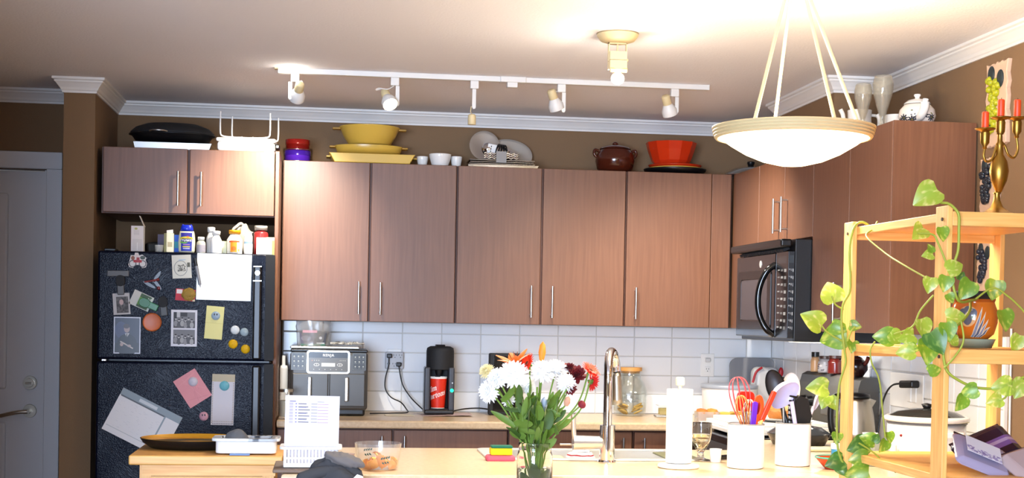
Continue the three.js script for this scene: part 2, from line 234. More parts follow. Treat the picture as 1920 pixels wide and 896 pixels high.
// ------------------------------------------------------------------ fridge
{
  const f = T('refrigerator', 'black top-freezer refrigerator covered in notes and magnets', 'refrigerator', [-0.4, 0, 0]);
  M(f, 'body', M_.black, span(-0.385, 0.372, 0.02, 1.664, 0.06, 0.725, 0.008));
  const fd = M(f, 'freezer_door', M_.fridge, span(-0.388, 0.386, 1.187, 1.668, 0.728, 0.8, 0.012)), rd = M(f, 'fridge_door', M_.fridge, span(-0.388, 0.386, 0.08, 1.178, 0.728, 0.8, 0.012));
  const hb = (y0, y1, p) => M(p, 'handle', M_.black, rbox(0.036, y1 - y0, 0.02, 0.009, [0.312, (y0 + y1) / 2, 0.836], [0, 0, 0], 3), rbox(0.03, 0.05, 0.035, 0.006, [0.312, y0 + 0.03, 0.815]), rbox(0.03, 0.05, 0.035, 0.006, [0.312, y1 - 0.03, 0.815]));
  const h1 = hb(1.195, 1.615, fd); hb(0.55, 1.168, rd);
  M(h1, 'handle_cap', M_.steel, span(0.294, 0.33, 1.609, 1.613, 0.822, 0.849), span(0.294, 0.33, 1.545, 1.5495, 0.822, 0.849)); 
  M(h1, 'badge', M_.chrome, cyl(0.0105, 0.0105, 0.004, [0.312, 1.582, 0.848], [PI / 2, 0, 0]));
  M(fd, 'door_edge', M_.blackMatte, span(0.345, 0.387, 1.19, 1.665, 0.799, 0.803, 0.001)); M(rd, 'door_edge', M_.blackMatte, span(0.345, 0.387, 0.085, 1.175, 0.799, 0.803, 0.001));
  M(f, 'hinge', M_.steel, rbox(0.022, 0.011, 0.03, 0.003, [-0.355, 1.183, 0.79])); M(f, 'hinge_cover', M_.black, rbox(0.05, 0.012, 0.09, 0.004, [-0.34, 1.673, 0.73]));
}
const FZ = 0.8012;
// sheets held to the fridge door: flat card on its own small tilt
function sheet(name, label, cat, cx, cy, w, h, m, turn = 0, group, z = FZ, t = 0.0012) { const o = one(name, label, cat, m, [box(w, h, t, [0, 0, t / 2])], group); o.position.set(cx, cy, z); o.rotation.z = turn; return o; }
{
  const ruled = (x, w, h, n, c) => { x.fillStyle = c; for (let i = 0; i < n; i++) for (let k = 0; k < 4; k++) x.fillRect(w * (0.1 + 0.22 * k), h * (0.12 + 0.8 * i / n), w * rnd(0.02, 0.12), 2); };
  sheet('whiteboard_calendar', 'white dry-erase calendar with rounded corners at the top of the freezer door', 'calendar', -0.237, 1.561, 0.24, 0.207, print(360, 310, (x, w, h) => { fill(x, '#e4e3db', 0, 0, w, h); ruled(x, w, h, 7, '#6d6a66'); fill(x, '#9d9a98', 14, 10, 46, 4); fill(x, '#b5b0ac', 90, 12, 60, 3); }, 0.25), -0.012, null, FZ, 0.003);
  const pen = T('marker_pen', 'black and grey marker clipped to the left edge of the white calendar', 'pen', [-0.353, 1.58, FZ + 0.009]); pen.rotation.z = 0.2; M(pen, 'cap', M_.black, cyl(0.007, 0.007, 0.035, [0, 0.045, 0])); M(pen, 'barrel', mat('#8c8c90', 0.4), cyl(0.0075, 0.0065, 0.085, [0, -0.014, 0]), cyl(0.003, 0.001, 0.012, [0, -0.062, 0]));
  sheet('bike_sticker', 'white cut-out sticker of a red motorcycle', 'sticker', -0.615, 1.627, 0.08, 0.066, print(160, 132, (x, w, h) => { fill(x, '#ded6d4', 0, 0, w, h); disc(x, '#55565c', 38, 95, 32); disc(x, '#d6d3d0', 38, 95, 24); disc(x, '#55565c', 122, 95, 32); disc(x, '#d6d3d0', 122, 95, 24); fill(x, '#b2323c', 45, 62, 70, 22); disc(x, '#8c5a4a', 40, 46, 16, 18); disc(x, '#4e5a55', 122, 42, 22, 16); fill(x, '#a8414a', 70, 40, 26, 40); disc(x, '#d9c9c4', 72, 22, 14); }), 0, null, FZ, 0.001).geometry = (() => { const g = ext([[-0.04, -0.018], [-0.036, -0.03], [-0.02, -0.034], [-0.006, -0.02], [0.008, -0.02], [0.02, -0.034], [0.036, -0.03], [0.041, -0.014], [0.034, 0.002], [0.038, 0.012], [0.02, 0.026], [0.006, 0.022], [0.002, 0.034], [-0.012, 0.034], [-0.014, 0.022], [-0.03, 0.022], [-0.034, 0.004]], 0.001), p = g.attributes.position, uv = g.attributes.uv; for (let i = 0; i < p.count; i++) uv.setXY(i, p.getX(i) / 0.082 + 0.5, p.getY(i) / 0.068 + 0.5); return g; })();
  one('magnet_bar', 'grey magnetic bar near the upper left of the freezer door', 'magnet', mat('#5d5d5e', 0.5), [rbox(0.094, 0.026, 0.008, 0.003, [-0.698, 1.567, FZ + 0.004], [0, 0, 0.01])]);
  const clip = (label, x, y, turn, top, bottom) => { const t = T('clip_magnet', label, 'magnet', [x, y, FZ]); t.rotation.z = turn; M(t, 'grip', top, tr(ext(rrect(0.036, 0.046, 0.017), 0.012, [0, 0.02, 0], [0, 0, 0], 0.002))); M(t, 'jaw', bottom, rbox(0.03, 0.045, 0.01, 0.004, [0, -0.02, 0.008])); return t; };
  clip('black clip magnet with grey jaw holding the small picture', -0.686, 1.515, 0.05, M_.blackMatte, mat('#5a5a5b', 0.5)).position.z += 0.002; clip('black clip magnet with grey jaw beside the green one', -0.5, 1.425, 0.12, M_.blackMatte, mat('#4a4c4d', 0.5)); clip('green clip magnet holding the torn banknote paper', -0.563, 1.432, 1.15, mat('#1f6b34', 0.4), mat('#3f7f58', 0.4)).position.z += 0.002;
  sheet('small_photograph', 'small white-framed grey picture of a heart on the left of the freezer door', 'photograph', -0.682, 1.433, 0.073, 0.095, print(120, 156, (x, w, h) => { fill(x, '#b9b6b6', 0, 0, w, h); fill(x, '#4c4a4a', 24, 26, 84, 118); for (let i = 0; i < 90; i++) disc(x, ['#5e5b5b', '#3e3c3d', '#6b6867'][i % 3], rnd(30, 102), rnd(34, 136), rnd(3, 9)); disc(x, '#c0a5a2', 60, 66, 15, 20); }), 0.07);
  sheet('banknote_paper', 'torn white and green paper with the number 2 turned sideways', 'paper', -0.596, 1.449, 0.092, 0.068, print(184, 136, (x, w, h) => { fill(x, '#c9c7bf', 0, 0, w, h); fill(x, '#476043', 66, 6, 100, 124); fill(x, '#6f9a43', 66, 40, 60, 70); fill(x, '#c7cfc3', 166, 0, 18, 136); x.save(); x.translate(146, 36); x.rotate(PI / 2 - 0.1); x.fillStyle = '#d7ddd3'; x.font = 'bold 40px serif'; x.fillText('2', -16, 8); x.restore(); }), -0.42);
  const df = T('dragonfly_magnet', 'thin dark red dragonfly magnet between the motorcycle and the banknote', 'magnet', [-0.552, 1.536, FZ + 0.003]); M(df, 'body', mat('#7a2220', 0.35), rod([-0.032, -0.004, 0], [0.022, 0.006, 0], 0.0035, 0.005), sph(0.007, [0.026, 0.008, 0]), sph(0.008, [0.03, -0.03, 0], [1, 1, 0.5])); M(df, 'wings', mat('#2a2326', 0.3), ext(ring2(0.03, 0.007), 0.001, [0.022, 0.02, 0], [0, 0, 1.0]), ext(ring2(0.03, 0.007), 0.001, [-0.01, -0.016, 0], [0, 0, -0.5]), ext(ring2(0.028, 0.007), 0.001, [0.024, -0.014, 0], [0, 0, -0.9]));
  sheet('wreath_card', 'white card with a grey wreath drawing near the top of the freezer', 'card', -0.423, 1.604, 0.084, 0.104, print(168, 208, (x, w, h) => { fill(x, '#d5d3c6', 0, 0, w, h); x.strokeStyle = '#8d908f'; x.lineWidth = 6; x.beginPath(); x.ellipse(74, 118, 56, 66, 0, 0, 7); x.stroke(); for (let i = 0; i < 90; i++) disc(x, ['#4a4a44', '#77766e', '#a7a499'][i % 3], 74 + rnd(-26, 40), 118 + rnd(-30, 26), rnd(2, 6)); fill(x, '#a5bdd0', 60, 40, 60, 8); fill(x, '#5a5a4c', 132, 70, 24, 40); }), 0.06);
  { const c = T('cookie_card', 'red card with a raised brown cookie picture left of the white calendar', 'card', [-0.405, 1.478, FZ]); c.rotation.z = -0.06; M(c, 'card', print(96, 72, (x, w, h) => { fill(x, '#c02d3c', 0, 0, w, h); fill(x, '#e6dcd8', 4, 4, 28, 26); fill(x, '#cfc4a8', 84, 60, 12, 12); }), box(0.086, 0.052, 0.0012, [0, 0, 0.0006])); const g = new THREE.IcosahedronGeometry(0.03, 3), p = g.attributes.position; for (let i = 0; i < p.count; i++) { const k = 1 + 0.28 * nz(p.getX(i) * 120, p.getY(i) * 120, p.getZ(i) * 120); p.setXYZ(i, p.getX(i) * k, p.getY(i) * k * 0.95, p.getZ(i) * k * 0.3); } g.computeVertexNormals(); M(c, 'cookie', mat('#9c7a2c', 0.7), tr(g, [0.014, 0.004, 0.006])); }
  sheet('graduation_photograph', 'white-bordered portrait of a graduate in a dark gown holding a scroll', 'photograph', -0.656, 1.294, 0.116, 0.163, print(220, 310, (x, w, h) => { fill(x, '#c4c6d2', 0, 0, w, h); fill(x, '#23263c', 9, 9, w - 18, h - 18); disc(x, '#353a5e', 60, 110, 50, 70); fill(x, '#15151c', 9, 250, w - 18, 51); disc(x, '#15151c', 110, 240, 84, 98); fill(x, '#15151c', 16, 220, 190, 80); disc(x, '#9b8580', 108, 100, 24, 33); disc(x, '#3f3134', 104, 78, 26, 20); x.fillStyle = '#b9b5b6'; x.beginPath(); x.moveTo(92, 138); x.lineTo(108, 178); x.lineTo(130, 136); x.fill(); fill(x, '#222', 104, 142, 8, 40); x.strokeStyle = '#b5aaa0'; x.lineWidth = 11; x.beginPath(); x.moveTo(54, 206); x.lineTo(160, 266); x.stroke(); disc(x, '#a48f87', 66, 232, 14, 16); disc(x, '#a48f87', 128, 244, 16, 11); }, 0.35));
  { const o = T('orange_magnet', 'large round orange lid-shaped magnet', 'magnet', [-0.548, 1.354, FZ]); M(o, 'disc', mat('#c05a06', 0.4), lathe([[0, 0.006], [0.036, 0.006], [0.037, 0.011], [0.041, 0.011], [0.0415, 0], [0, 0]], [0, 0, 0], [PI / 2, 0, 0])); }
  sheet('photo_pair', 'white sheet with two black and white snapshots one above the other', 'photograph', -0.409, 1.33, 0.114, 0.163, print(220, 314, (x, w, h) => { fill(x, '#d7d6dc', 0, 0, w, h); for (const [y, b] of [[20, 136], [170, 122]]) { fill(x, '#77777a', 20, y, 182, b); fill(x, '#4c4c50', 20, y + b * 0.55, 182, b * 0.45); if (y < 100) { fill(x, '#39393c', 20, y, 26, 80); fill(x, '#b9b8b9', 48, y, 26, 44); fill(x, '#3c3c40', 80, y + 4, 56, 34); } for (let i = 0; i < 6; i++) { const px = 40 + i * 27, py = y + b * (0.42 + 0.1 * (i % 2)); disc(x, ['#8c8b8c', '#5a5a5e', '#a3a2a2'][i % 3], px, py + 40, 17, 26); disc(x, '#b5b3b2', px, py, 9, 11); disc(x, '#303034', px, py - 7, 9, 6); }} }));
  const smile = (label, x, y, c, r = 0.02, face) => { const t = T('round_magnet', label, 'magnet', [x, y, FZ + 0.0014]); M(t, 'button', mat(c, 0.2), lathe([[0, 0.011], [r * 0.5, 0.0095], [r * 0.85, 0.006], [r, 0.001], [r, 0], [0, 0]], [0, 0, 0], [PI / 2, 0, 0], 28)); if (face) M(t, 'face_mark', mat('#3b3a40', 0.4), sph(0.003, [-0.005, 0.006, 0.0108], [1, 1.6, 0.5]), sph(0.003, [0.006, 0.006, 0.0108], [1, 1.6, 0.5])); return t; };
  sheet('yellow_note', 'folded pale yellow note under the blue smiling magnet', 'note', -0.277, 1.357, 0.078, 0.147, print(78, 147, (x, w, h) => { fill(x, '#ded68c', 0, 0, w, h); fill(x, '#cfc67c', 0, 75, w, 2); }), -0.07);
  smile('pale blue smiling magnet on the yellow note', -0.271, 1.388, '#9fb4c4', 0.0195, true);
  smile('white glass magnet, upper left of the four round ones', -0.185, 1.326, '#dfe3e2', 0.02); smile('silver grey magnet, upper right of the four round ones', -0.144, 1.317, '#9fb0b6', 0.019); smile('yellow magnet, lower left of the four round ones', -0.193, 1.263, '#e0ac1c', 0.0208); smile('yellow magnet, lower right of the four round ones', -0.138, 1.241, '#d8a81c', 0.0205);
  sheet('pink_note', 'creased pink note tilted on the lower fridge door', 'note', -0.368, 1.062, 0.112, 0.142, print(112, 142, (x, w, h) => { fill(x, '#d68b90', 0, 0, w, h); for (let i = 0; i < 10; i++) { x.strokeStyle = i % 2 ? '#dc9599' : '#cb7f86'; x.lineWidth = 2; x.beginPath(); x.moveTo(rnd(w), rnd(h)); x.lineTo(rnd(w), rnd(h)); x.stroke(); } }), 0.58);
  smile('clear silver glass magnet on the pink note', -0.366, 1.092, '#c9c3cc', 0.021);
  sheet('patterned_list', 'long cream list with a dotted border on the lower fridge door', 'note', -0.234, 1.013, 0.1, 0.228, print(130, 296, (x, w, h) => { fill(x, '#c9c4c8', 0, 0, w, h); fill(x, '#b7aa8d', 0, 0, w, 44); x.fillStyle = '#8f7f63'; for (let i = 0; i < 24; i++) { x.fillRect(3, 50 + i * 10, 5, 5); x.fillRect(w - 9, 50 + i * 10, 5, 5); } for (let i = 0; i < 12; i++) { x.fillRect(8 + i * 10, h - 22, 5, 3); x.fillStyle = '#6d6e74'; x.fillRect(8 + i * 10, h - 10, 6, 5); x.fillStyle = '#8f7f63'; } }), -0.02);
  smile('teal glass magnet on the cream list', -0.228, 1.075, '#6fb3bd', 0.022);
  smile('small pink smiling magnet below the pink note', -0.317, 0.938, '#cf9aa6', 0.0205, true);
  sheet('planner_page', 'large white weekly planner page hanging crooked on the lower fridge door', 'calendar', -0.585, 0.905, 0.29, 0.205, print(400, 290, (x, w, h) => { fill(x, '#dcdadb', 0, 0, w, h); fill(x, '#8d9aa2', 0, 0, w, 46); fill(x, '#c9ced2', 120, 14, 120, 20); fill(x, '#5a6066', 8, 42, 300, 9); fill(x, '#8d9aa2', 300, 44, 10, 246); for (let i = 0; i < 60; i++) fill(x, '#cbcacd', rnd(14, 280), rnd(60, 240), rnd(4, 20), 2); fill(x, '#b0b3b6', 10, 250, 290, 4); }), -0.47);
}

// ------------------------------------------------------------------ lamps
const glow = (color, k) => new THREE.MeshStandardMaterial({ color: C('#fff6e4'), emissive: C(color), emissiveIntensity: k, roughness: 0.5 });
function spotAt(parent, pos, target, power, angle = 0.95, color = SPOT, pen = 0.9) { const l = new THREE.SpotLight(color, power, 0, angle, pen, 2); l.position.set(...pos); l.target.position.set(...target); l.castShadow = true; l.shadow.radius = 1.2; l.name = 'lamp_light'; scene.add(l); scene.add(l.target); l.target.name = 'lamp_aim'; return l; }
const TZ = 1.17;
{
  const t = T('lighting_track', 'long white lighting track on the ceiling', 'track', [0, CEIL, TZ]);
  M(t, 'rail', M_.lampWhite, span(0.0, 1.864, -0.022, 0, -0.018, 0.018, 0.002)); M(t, 'end_cap', M_.lampBeige, span(-0.014, 0.0, -0.005, 0, -0.02, 0.02)); M(t, 'end_cap', M_.lampWhite, span(1.862, 1.868, -0.022, 0, -0.019, 0.019));
  M(t, 'feed_box', M_.lampWhite, span(0.945, 1.055, -0.024, 0, -0.03, 0.03, 0.003), span(0.975, 1.02, -0.045, -0.02, -0.02, 0.022, 0.003));
}
// a head: adapter on the rail, flat arm, lamp can with flared hood; aim is the direction its hood points
function trackHead(label, x, armX, can, aim, opt = {}) {
  const h = T('track_light', label, 'lamp', [x, CEIL - 0.022, TZ], 0, 'spot heads on the lighting track');
  M(h, 'adapter', M_.lampWhite, rbox(0.036, 0.034, 0.03, 0.003, [0, -0.017, 0.002]));
  M(h, 'arm', M_.lampWhite, ext([[-0.008, 0], [0.008, 0], [0.008, -opt.arm + 0.006], [0.004, -opt.arm], [-0.004, -opt.arm], [-0.008, -opt.arm + 0.006]], 0.003, [armX, -0.034, 0]), cyl(0.006, 0.006, 0.008, [armX, -0.026 - opt.arm, 0.002], [PI / 2, 0, 0]));
  if (opt.loose) { // the can has come off and hangs by its wire
    M(h, 'wire', M_.lampBeige, tube([[-0.012, -0.034 - opt.arm + 0.01, 0.006], [-0.014, -opt.arm - 0.05, 0.004], [can[0], can[1] + 0.025, 0]], 0.002, 16)); M(h, 'can', M_.lampBeige, lathe([[0, 0.022], [0.013, 0.022], [0.017, 0.016], [0.0175, -0.022], [0, -0.022]], can)); return;
  }
  const q = new THREE.Quaternion().setFromUnitVectors(V(0, -1, 0), V(...aim).normalize()), put = (g) => { g.applyQuaternion(q); g.translate(...can); return g; };
  const c = M(h, 'can', M_.lampBeige, put(lathe([[0, 0.05], [0.014, 0.05], [0.019, 0.044], [0.0195, 0.0], [0, 0.0]])));
  M(c, 'hood', M_.lampWhite, put(lathe([[0.0195, 0.008], [0.026, -0.004], [0.033, -0.02], [0.033, -0.042], [0.0315, -0.042], [0.0315, -0.02], [0.02, 0.002]])));
  M(c, 'bulb', glow('#ffe9c0', opt.glow || 6), put(lathe([[0, -0.036], [0.02, -0.034], [0.027, -0.026], [0.027, -0.02], [0.018, 0.0], [0, 0.0]])));
  M(h, 'wire', M_.lampWhite, tube(opt.wire, 0.0022, 20));
  const o = V(...aim).normalize(), b = [x + can[0] + o.x * 0.045, CEIL - 0.022 + can[1] + o.y * 0.045, TZ + can[2] + o.z * 0.045];
  if (opt.leak) { const k = new THREE.PointLight(SPOT, opt.leak, 0, 2); k.position.set(x + can[0] - 0.03, CEIL - 0.05, TZ + 0.045); k.castShadow = true; k.name = 'lamp_back_light'; scene.add(k); }
  spotAt(h, b, [b[0] + o.x, b[1] + o.y, b[2] + o.z], POWER.spot * (opt.k || 1), opt.angle || 1.0);
}
trackHead('track spotlight head nearest the fridge, hood hanging straight down', 0.072, -0.02, [0.014, -0.075, 0.006], [-0.16, -0.55, -0.75], { arm: 0.075, k: 1.7, leak: 0.03, angle: 0.68, wire: [[0.004, -0.034, 0], [0.014, -0.046, 0.01], [0.034, -0.046, 0.012], [0.028, -0.03, 0.01], [0.02, -0.03, 0.006]] });
trackHead('track spotlight head glaring toward the viewer, second from the fridge', 0.493, 0.012, [-0.03, -0.09, 0.01], [0.3, -0.8, 0.75], { arm: 0.085, glow: 14, k: 1.1, wire: [[-0.004, -0.034, 0], [-0.03, -0.05, 0.01], [-0.07, -0.048, 0.01], [-0.082, -0.055, 0.004], [-0.06, -0.05, 0.0]] });
trackHead('broken track light with its small can dangling from a wire', 0.834, 0.0, [-0.008, -0.165, 0.004], [0, -1, 0], { arm: 0.085, loose: true });
trackHead('track spotlight head just right of the track feed box', 1.213, 0.012, [-0.03, -0.07, 0.004], [0.42, -1, -0.35], { arm: 0.085, wire: [[-0.006, -0.034, 0], [-0.03, -0.03, 0.006], [-0.046, -0.034, 0.004], [-0.045, -0.04, 0]] });
trackHead('track spotlight head near the right end of the track', 1.715, 0.012, [-0.028, -0.075, 0.004], [0.4, -1, -0.4], { arm: 0.07, wire: [[-0.004, -0.034, 0], [-0.02, -0.03, 0.008], [-0.048, -0.034, 0.006], [-0.046, -0.045, 0]] });
{
  const c = T('ceiling_spotlight', 'single cream ceiling spotlight on a round base in front of the track', 'lamp', [1.25, CEIL, 2.2]);
  M(c, 'base', M_.lampBeige, lathe([[0, -0.034], [0.038, -0.034], [0.062, -0.026], [0.075, -0.008], [0.077, 0], [0, 0]]));
  M(c, 'bracket', M_.lampBeige, span(-0.034, 0.034, -0.038, -0.034, -0.008, 0.008), span(-0.034, -0.031, -0.10, -0.034, -0.008, 0.008), span(0.031, 0.034, -0.10, -0.034, -0.008, 0.008), rod([0, -0.07, 0], [0, -0.034, 0], 0.003), cyl(0.005, 0.005, 0.008, [0.036, -0.095, 0], [0, 0, PI / 2]));
  const hd = M(c, 'housing', M_.lampBeige, box(0.062, 0.03, 0.05, [0, -0.082, 0]), box(0.062, 0.03, 0.05, [0, -0.114, 0.003]), ext(rrect(0.064, 0.05, 0.004), 0.012, [0, -0.13, 0.012], [-0.95, 0, 0], 0, ring2(0.022, 0.022)));
  M(hd, 'reflector', M_.brass, lathe([[0.022, 0.0], [0.014, -0.016], [0.004, -0.02]], [0, -0.132, 0.014], [0.62, 0, 0]));
  M(c, 'bulb', glow('#ffe6b8', 16), sph(0.022, [-0.002, -0.166, 0.024], [1.1, 1, 1]));
  const l = new THREE.PointLight(SPOT, POWER.ceiling, 0, 2); l.position.set(1.248, CEIL - 0.165, 2.222); l.castShadow = true; l.name = 'ceiling_spotlight_light'; scene.add(l);
  spotAt(c, [1.248, CEIL - 0.19, 2.235], [1.25, 1.2, 2.75], POWER.beam, 1.05);
}
{ // pendant bowl
  const P = [1.583, 1.95, 3.2], p = T('pendant_lamp', 'large glowing glass bowl pendant hung on four pale rods', 'lamp', P);
  const r = 0.234, b = M(p, 'glass_bowl', glow('#ffe6ae', 6), lathe([[0, -0.08], [0.04, -0.078], [0.09, -0.066], [0.14, -0.045], [0.185, -0.018], [0.215, 0.004], [0.226, 0.012], [0.224, 0.016], [0.21, 0.006], [0.18, -0.013], [0.135, -0.04], [0.09, -0.06], [0, -0.074]], [0, 0, 0], [0, 0, 0], 64));
  M(p, 'rim', M_.lampBeige, lathe([[r - 0.012, 0], [r - 0.006, 0], [r - 0.002, 0.005], [r - 0.002, 0.007], [r - 0.008, 0.009], [r + 0.001, 0.012], [r + 0.001, 0.015], [r - 0.006, 0.0175], [r + 0.003, 0.02], [r + 0.003, 0.024], [r - 0.004, 0.026], [r + 0.005, 0.029], [r + 0.005, 0.034], [r - 0.012, 0.035], [r - 0.012, 0]], [0, 0, 0], [0, 0, 0], 72));
  for (const [a, ax] of [[2.4, -0.03], [4.75, -0.008], [1.35, 0.012], [0.95, 0.02]]) M(p, 'rod', M_.lampBeige, rod([Math.cos(a) * (r - 0.012), 0.03, Math.sin(a) * (r - 0.012)], [ax * 0.9, CEIL - P[1] - 0.03, Math.sin(a) * 0.02], 0.0052));
  M(p, 'ceiling_cap', M_.lampBeige, lathe([[0, -0.05], [0.03, -0.05], [0.06, -0.02], [0.065, 0], [0, 0]], [0, CEIL - P[1], 0]));
  const l = new THREE.PointLight(WARM, POWER.pendant, 0, 2); l.position.set(P[0], P[1] + 0.02, P[2]); l.shadow.radius = 4; l.castShadow = true; l.name = 'pendant_lamp_light'; scene.add(l);
  const d = new THREE.RectAreaLight(WARM, POWER.bowl, 0.3, 0.3); d.position.set(P[0], P[1] - 0.086, P[2]); d.lookAt(P[0], 0, P[2]); d.name = 'pendant_bowl_light'; scene.add(d);
}

// ------------------------------------------------------------------ microwave and range
{
  const m = T('microwave', 'black over-the-range microwave with a curved handle', 'microwave', [2.556, 0, 0.755], -PI / 2); // x along the wall toward the viewer, z out into the kitchen
  const D = 0.4205, w = 0.756;
  M(m, 'body', M_.black, span(0, w, 1.325, 1.758, 0, D - 0.03, 0.004));
  const lip = M(m, 'top_vent', M_.black, rbox(w, 0.035, 0.05, 0.01, [w / 2, 1.74, D + 0.008])); M(lip, 'vent_slots', M_.blackMatte, ...Array.from({ length: 26 }, (_, i) => box(0.014, 0.012, 0.03, [0.06 + i * 0.025, 1.717, D - 0.012], [0.4, 0, 0])));
  const d = M(m, 'door', M_.blackGloss, span(0.002, 0.585, 1.34, 1.706, D - 0.03, D, 0.006));
  M(d, 'window_frame', M_.black, ext(rrect(0.49, 0.26, 0.02), 0.002, [0.285, 1.505, D], [0, 0, 0], 0.002, rrect(0.40, 0.19, 0.015)));
  M(d, 'window', mat('#3a3a40', 0.18), rbox(0.39, 0.18, 0.003, 0.001, [0.285, 1.505, D + 0.001]));
  M(d, 'logo', mat('#dfe0e2', 0.3, { metalness: 0.6 }), cyl(0.016, 0.016, 0.002, [0.375, 1.663, D + 0.001], [PI / 2, 0, 0]));
  M(d, 'handle', M_.blackGloss, tube([[0.57, 1.655, D - 0.005], [0.565, 1.63, D + 0.028], [0.553, 1.57, D + 0.055], [0.548, 1.5, D + 0.064], [0.553, 1.43, D + 0.055], [0.565, 1.375, D + 0.028], [0.57, 1.35, D - 0.005]], 0.014, 40, 12));
  M(m, 'control_panel', print(120, 300, (x, W_, H) => { fill(x, '#121316', 0, 0, W_, H); fill(x, '#2a3034', 16, 14, 88, 26); for (let r = 0; r < 9; r++) for (let c = 0; c < 3; c++) fill(x, ['#8e9090', '#6d6f70', '#a3a5a4'][(r + c) % 3], 16 + c * 32, 60 + r * 25, 22, 5 + (r * 7 + c * 3) % 7); }, 0.2), span(0.589, w - 0.004, 1.34, 1.706, D - 0.03, D - 0.002, 0.002));
  M(m, 'light_lens', glow('#fff4e0', 5), rbox(0.2, 0.004, 0.10, 0.0015, [0.52, 1.3225, 0.25]));
  const l = new THREE.RectAreaLight(new THREE.Color(1, 0.95, 0.86), POWER.range, 0.2, 0.1); l.position.set(2.556 - 0.25, 1.317, 0.755 + 0.52); l.lookAt(2.306, 0, 1.275); l.name = 'cooktop_light'; scene.add(l);
}
{
  const r = T('range', 'black kitchen range below the microwave', 'stove', [2.55, 0, 0.757], -PI / 2), w = 0.752, D = 0.65;
  M(r, 'body', M_.black, span(0, w, 0.02, 0.885, 0.01, D - 0.03)); M(r, 'cooktop', M_.blackGloss, span(0, w, 0.885, 0.918, 0.01, D, 0.004));
  const d = M(r, 'oven_door', mat('#232427', 0.25), span(0.01, w - 0.01, 0.22, 0.80, D - 0.03, D + 0.005, 0.004)); M(d, 'handle', mat('#6a6a6c', 0.3, { metalness: 0.6 }), rod([0.06, 0.815, D + 0.045], [w - 0.06, 0.815, D + 0.045], 0.012), rod([0.08, 0.815, D], [0.08, 0.815, D + 0.045], 0.009), rod([w - 0.08, 0.815, D], [w - 0.08, 0.815, D + 0.045], 0.009));
  M(r, 'front_strip', mat('#4b4b4e', 0.35), span(0.005, w - 0.005, 0.83, 0.884, D - 0.03, D - 0.002, 0.002));
  const b = M(r, 'backguard', M_.gunmetal, ext([[0.004, 0.918], [0.09, 0.918], [0.095, 1.13], [0.085, 1.165], [0.06, 1.178], [0.004, 1.178]].map(([a, c]) => [a, c]), w, [0, 0, 0], [0, 0, 0], 0)); b.geometry.rotateY(-PI / 2); b.geometry.translate(w, 0, 0);
  M(b, 'clock_panel', M_.blackGloss, box(0.3, 0.09, 0.003, [0.45, 1.04, 0.094], [-0.03, 0, 0])); for (const x of [0.07, 0.16, 0.65, 0.71]) M(b, 'knob', M_.black, cyl(0.02, 0.023, 0.024, [x, 1.045, 0.104], [PI / 2, 0, 0]));
  for (const [x, z, q] of [[0.2, 0.24, 0.075], [0.55, 0.24, 0.09], [0.2, 0.47, 0.09], [0.55, 0.47, 0.075]]) M(r, 'burner', M_.blackMatte, torus(q, 0.004, [x, 0.921, z], [PI / 2, 0, 0]), torus(q * 0.6, 0.004, [x, 0.921, z], [PI / 2, 0, 0]));
}
const jar = (name, label, pos, r, h, body, lid, lidH = 0.02, label2) => { const t = T(name, label, 'jar', pos); M(t, 'body', body, lathe([[0, 0], [r * 0.94, 0], [r, 0.006], [r, h * 0.72], [r * 0.9, h * 0.82], [r * 0.78, h * 0.88], [r * 0.78, h], [0, h]])); M(t, 'lid', lid, cyl(r * 0.86, r * 0.86, lidH, [0, h + lidH / 2, 0])); if (label2) M(t, 'label', label2, lathe([[r + 0.0008, h * 0.15], [r + 0.0008, h * 0.62]])); return t; };
jar('spice_jar', 'tall tan spice jar with black lid on the range back, leftmost', [2.485, 1.179, 0.88], 0.021, 0.07, mat('#b08a66', 0.3), M_.black, 0.022);
jar('painted_jar', 'grey painted jar on the range back', [2.49, 1.179, 1.0], 0.032, 0.065, mat('#7c7a80', 0.3), mat('#2d1b18', 0.4), 0.012, print(200, 60, (x, w, h) => { fill(x, '#8b8a90', 0, 0, w, h); for (let i = 0; i < 30; i++) disc(x, ['#4a4650', '#b3b0b4', '#5b3a38'][i % 3], rnd(w), rnd(h), rnd(3, 9)); }));
jar('jam_jar', 'dark red jar on the range back', [2.49, 1.179, 1.13], 0.034, 0.07, mat('#4c1512', 0.2), mat('#2c0f0d', 0.35), 0.012);
{ const t = T('small_teapot', 'round dark brown pot with a spout on the range back, behind the shelf post', 'pot', [2.485, 1.179, 1.40]); M(t, 'body', mat('#2a1210', 0.2), lathe([[0, 0], [0.03, 0], [0.05, 0.03], [0.048, 0.06], [0.03, 0.075], [0, 0.08]])); M(t, 'lid', mat('#3d1612', 0.25), sph(0.028, [0, 0.075, 0], [1, 0.5, 1]), sph(0.009, [0, 0.094, 0])); M(t, 'spout', mat('#5a1a14', 0.25), tube([[0.02, 0.05, 0.03], [0.025, 0.065, 0.055], [0.028, 0.085, 0.065]], 0.009, 12)); }

